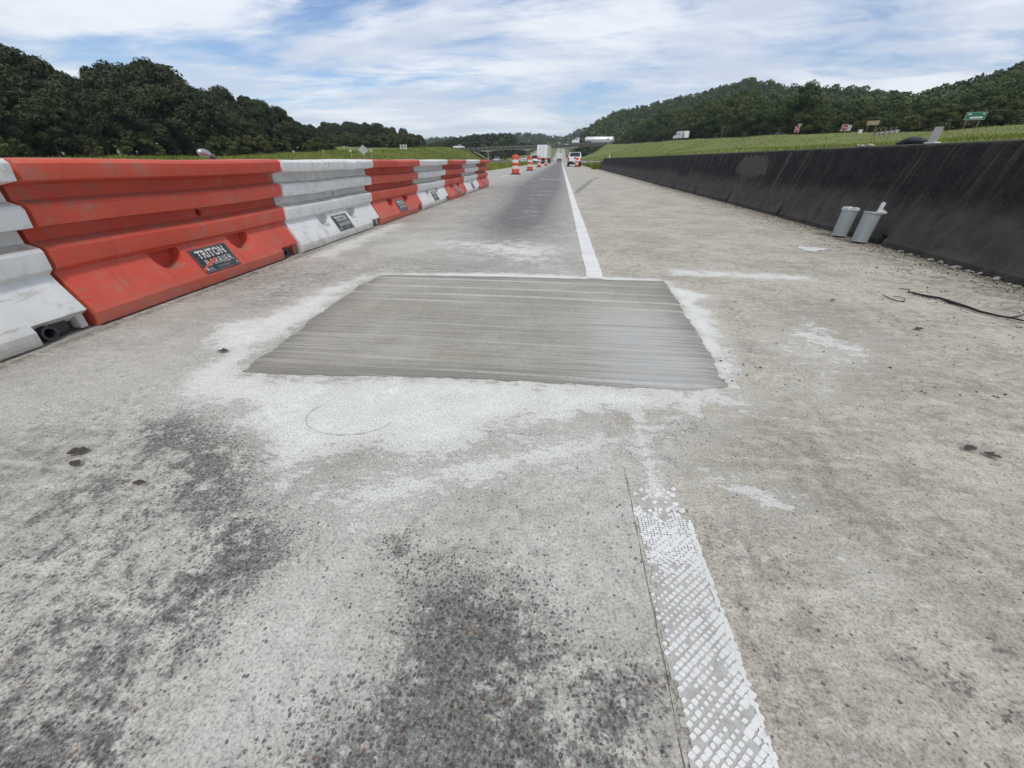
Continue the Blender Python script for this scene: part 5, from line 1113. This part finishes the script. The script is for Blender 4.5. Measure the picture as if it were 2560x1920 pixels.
def build_grass(name, label, n, sampler, hmin, hmax, seed, weeds=False):
    r = np.random.default_rng(seed); P = sampler(r, n); d = np.hypot(P[:, 0], P[:, 1]); n = len(P)
    h = r.uniform(hmin, hmax, n) * (.75 + .5 * vnoise(P[:, 0] + 900, P[:, 1], .35, 71)); w = np.maximum(.006, d * .00075) * r.uniform(.7, 1.5, n); a = r.uniform(0, 6.283, n); ln = r.normal(0, .28, (n, 2)) * h[:, None]
    dx, dy = np.cos(a) * w, np.sin(a) * w; z = ground_z(P[:, 0], P[:, 1]) - .03; z = np.where((P[:, 0] > -6.5) & (P[:, 0] < 4.35), road_z(P[:, 1]), z)
    V = np.stack([np.stack([P[:, 0] - dx, P[:, 1] - dy, z], 1), np.stack([P[:, 0] + dx, P[:, 1] + dy, z], 1), np.stack([P[:, 0] + ln[:, 0] + dx * .25, P[:, 1] + ln[:, 1] + dy * .25, z + h], 1), np.stack([P[:, 0] + ln[:, 0] * .9 - dx * .25, P[:, 1] + ln[:, 1] * .9 - dy * .25, z + h * .96], 1)], 1).reshape(-1, 3)
    T = np.clip(vnoise(P[:, 0] + 900, P[:, 1], .22, 72) * .7 + r.random(n) * .45 - .05, 0, 1)
    o = bpy.data.objects.new(name, raw_mesh(name, V, np.arange(4 * n).reshape(-1, 4), M_BLADE, {'tone': np.repeat(T, 4)})); COL.objects.link(o); tag(o, label, kind='stuff')
mb_, tb_, bb_ = new_mat('grass_blades'); tb_.put(bb_.inputs['Base Color'], tb_.ramp(tb_.attr('tone'), [(0, (.11, .145, .024)), (.5, (.18, .22, .040)), (.8, (.24, .255, .060)), (1, (.30, .27, .11))])); bb_.inputs['Roughness'].default_value = .7; bb_.inputs['Specular IOR Level'].default_value = .2; M_BLADE = mb_
def samp_right(r, n):
    Y = 4 * (190 / 4) ** r.random(n); rx = np.interp(Y, RY, RX); X = 4.35 + (rx + 3 - 4.35) * r.random(n) ** 1.1; k = (X > 4.3) & ((X / Y) < 1.6); return np.stack([X, Y], 1)[k]
build_grass('bank_grass', 'tall yellow-green grass on the bank behind the wall', 90000, samp_right, .05, .15, 81)
def samp_left(r, n):
    Y = 26 * (230 / 26) ** r.random(n); X = -6.7 - 13 * r.random(n) ** 1.3; return np.stack([X, Y], 1)
build_grass('median_grass', 'uneven green grass on the median left of the road', 30000, samp_left, .10, .32, 82)
def samp_left2(r, n):
    Y = 45 * (225 / 45) ** r.random(n); lx = np.interp(Y, LY, LX); X = -33.5 + (lx - 4 + 33.5) * r.random(n); return np.stack([X, Y], 1)
build_grass('embankment_grass', 'grass on the bank beyond the opposite carriageway', 40000, samp_left2, .25, .6, 83)
def samp_weed(r, n):
    Y = r.uniform(45.6, 52, n) + (r.random(n) < .3) * r.uniform(0, 30, n); X = np.where(Y < 48, 3.3, 3.75) + abs(r.normal(0, .45, n)); return np.stack([X, Y], 1)
build_grass('weeds', 'tuft of green weeds under the guardrail at the end of the wall', 2600, samp_weed, .25, .6, 84)

# ------------------------------------------------------------------ summer haze
hz = MB().box((0, 640, 43), (3200, 1500, 94)).build('haze', bpy.data.materials.new('haze_air')); hm = hz.data.materials[0]; hm.use_nodes = True
for n_ in list(hm.node_tree.nodes):
    if n_.type == 'BSDF_PRINCIPLED': hm.node_tree.nodes.remove(n_)
pv = hm.node_tree.nodes.new('ShaderNodeVolumePrincipled'); pv.inputs['Color'].default_value = (0.86, 0.93, 1.0, 1); pv.inputs['Density'].default_value = 0.0002; pv.inputs['Anisotropy'].default_value = 0.2
hm.node_tree.links.new(pv.outputs[0], [n_ for n_ in hm.node_tree.nodes if n_.type == 'OUTPUT_MATERIAL'][0].inputs['Volume']); tag(hz, kind='stuff')
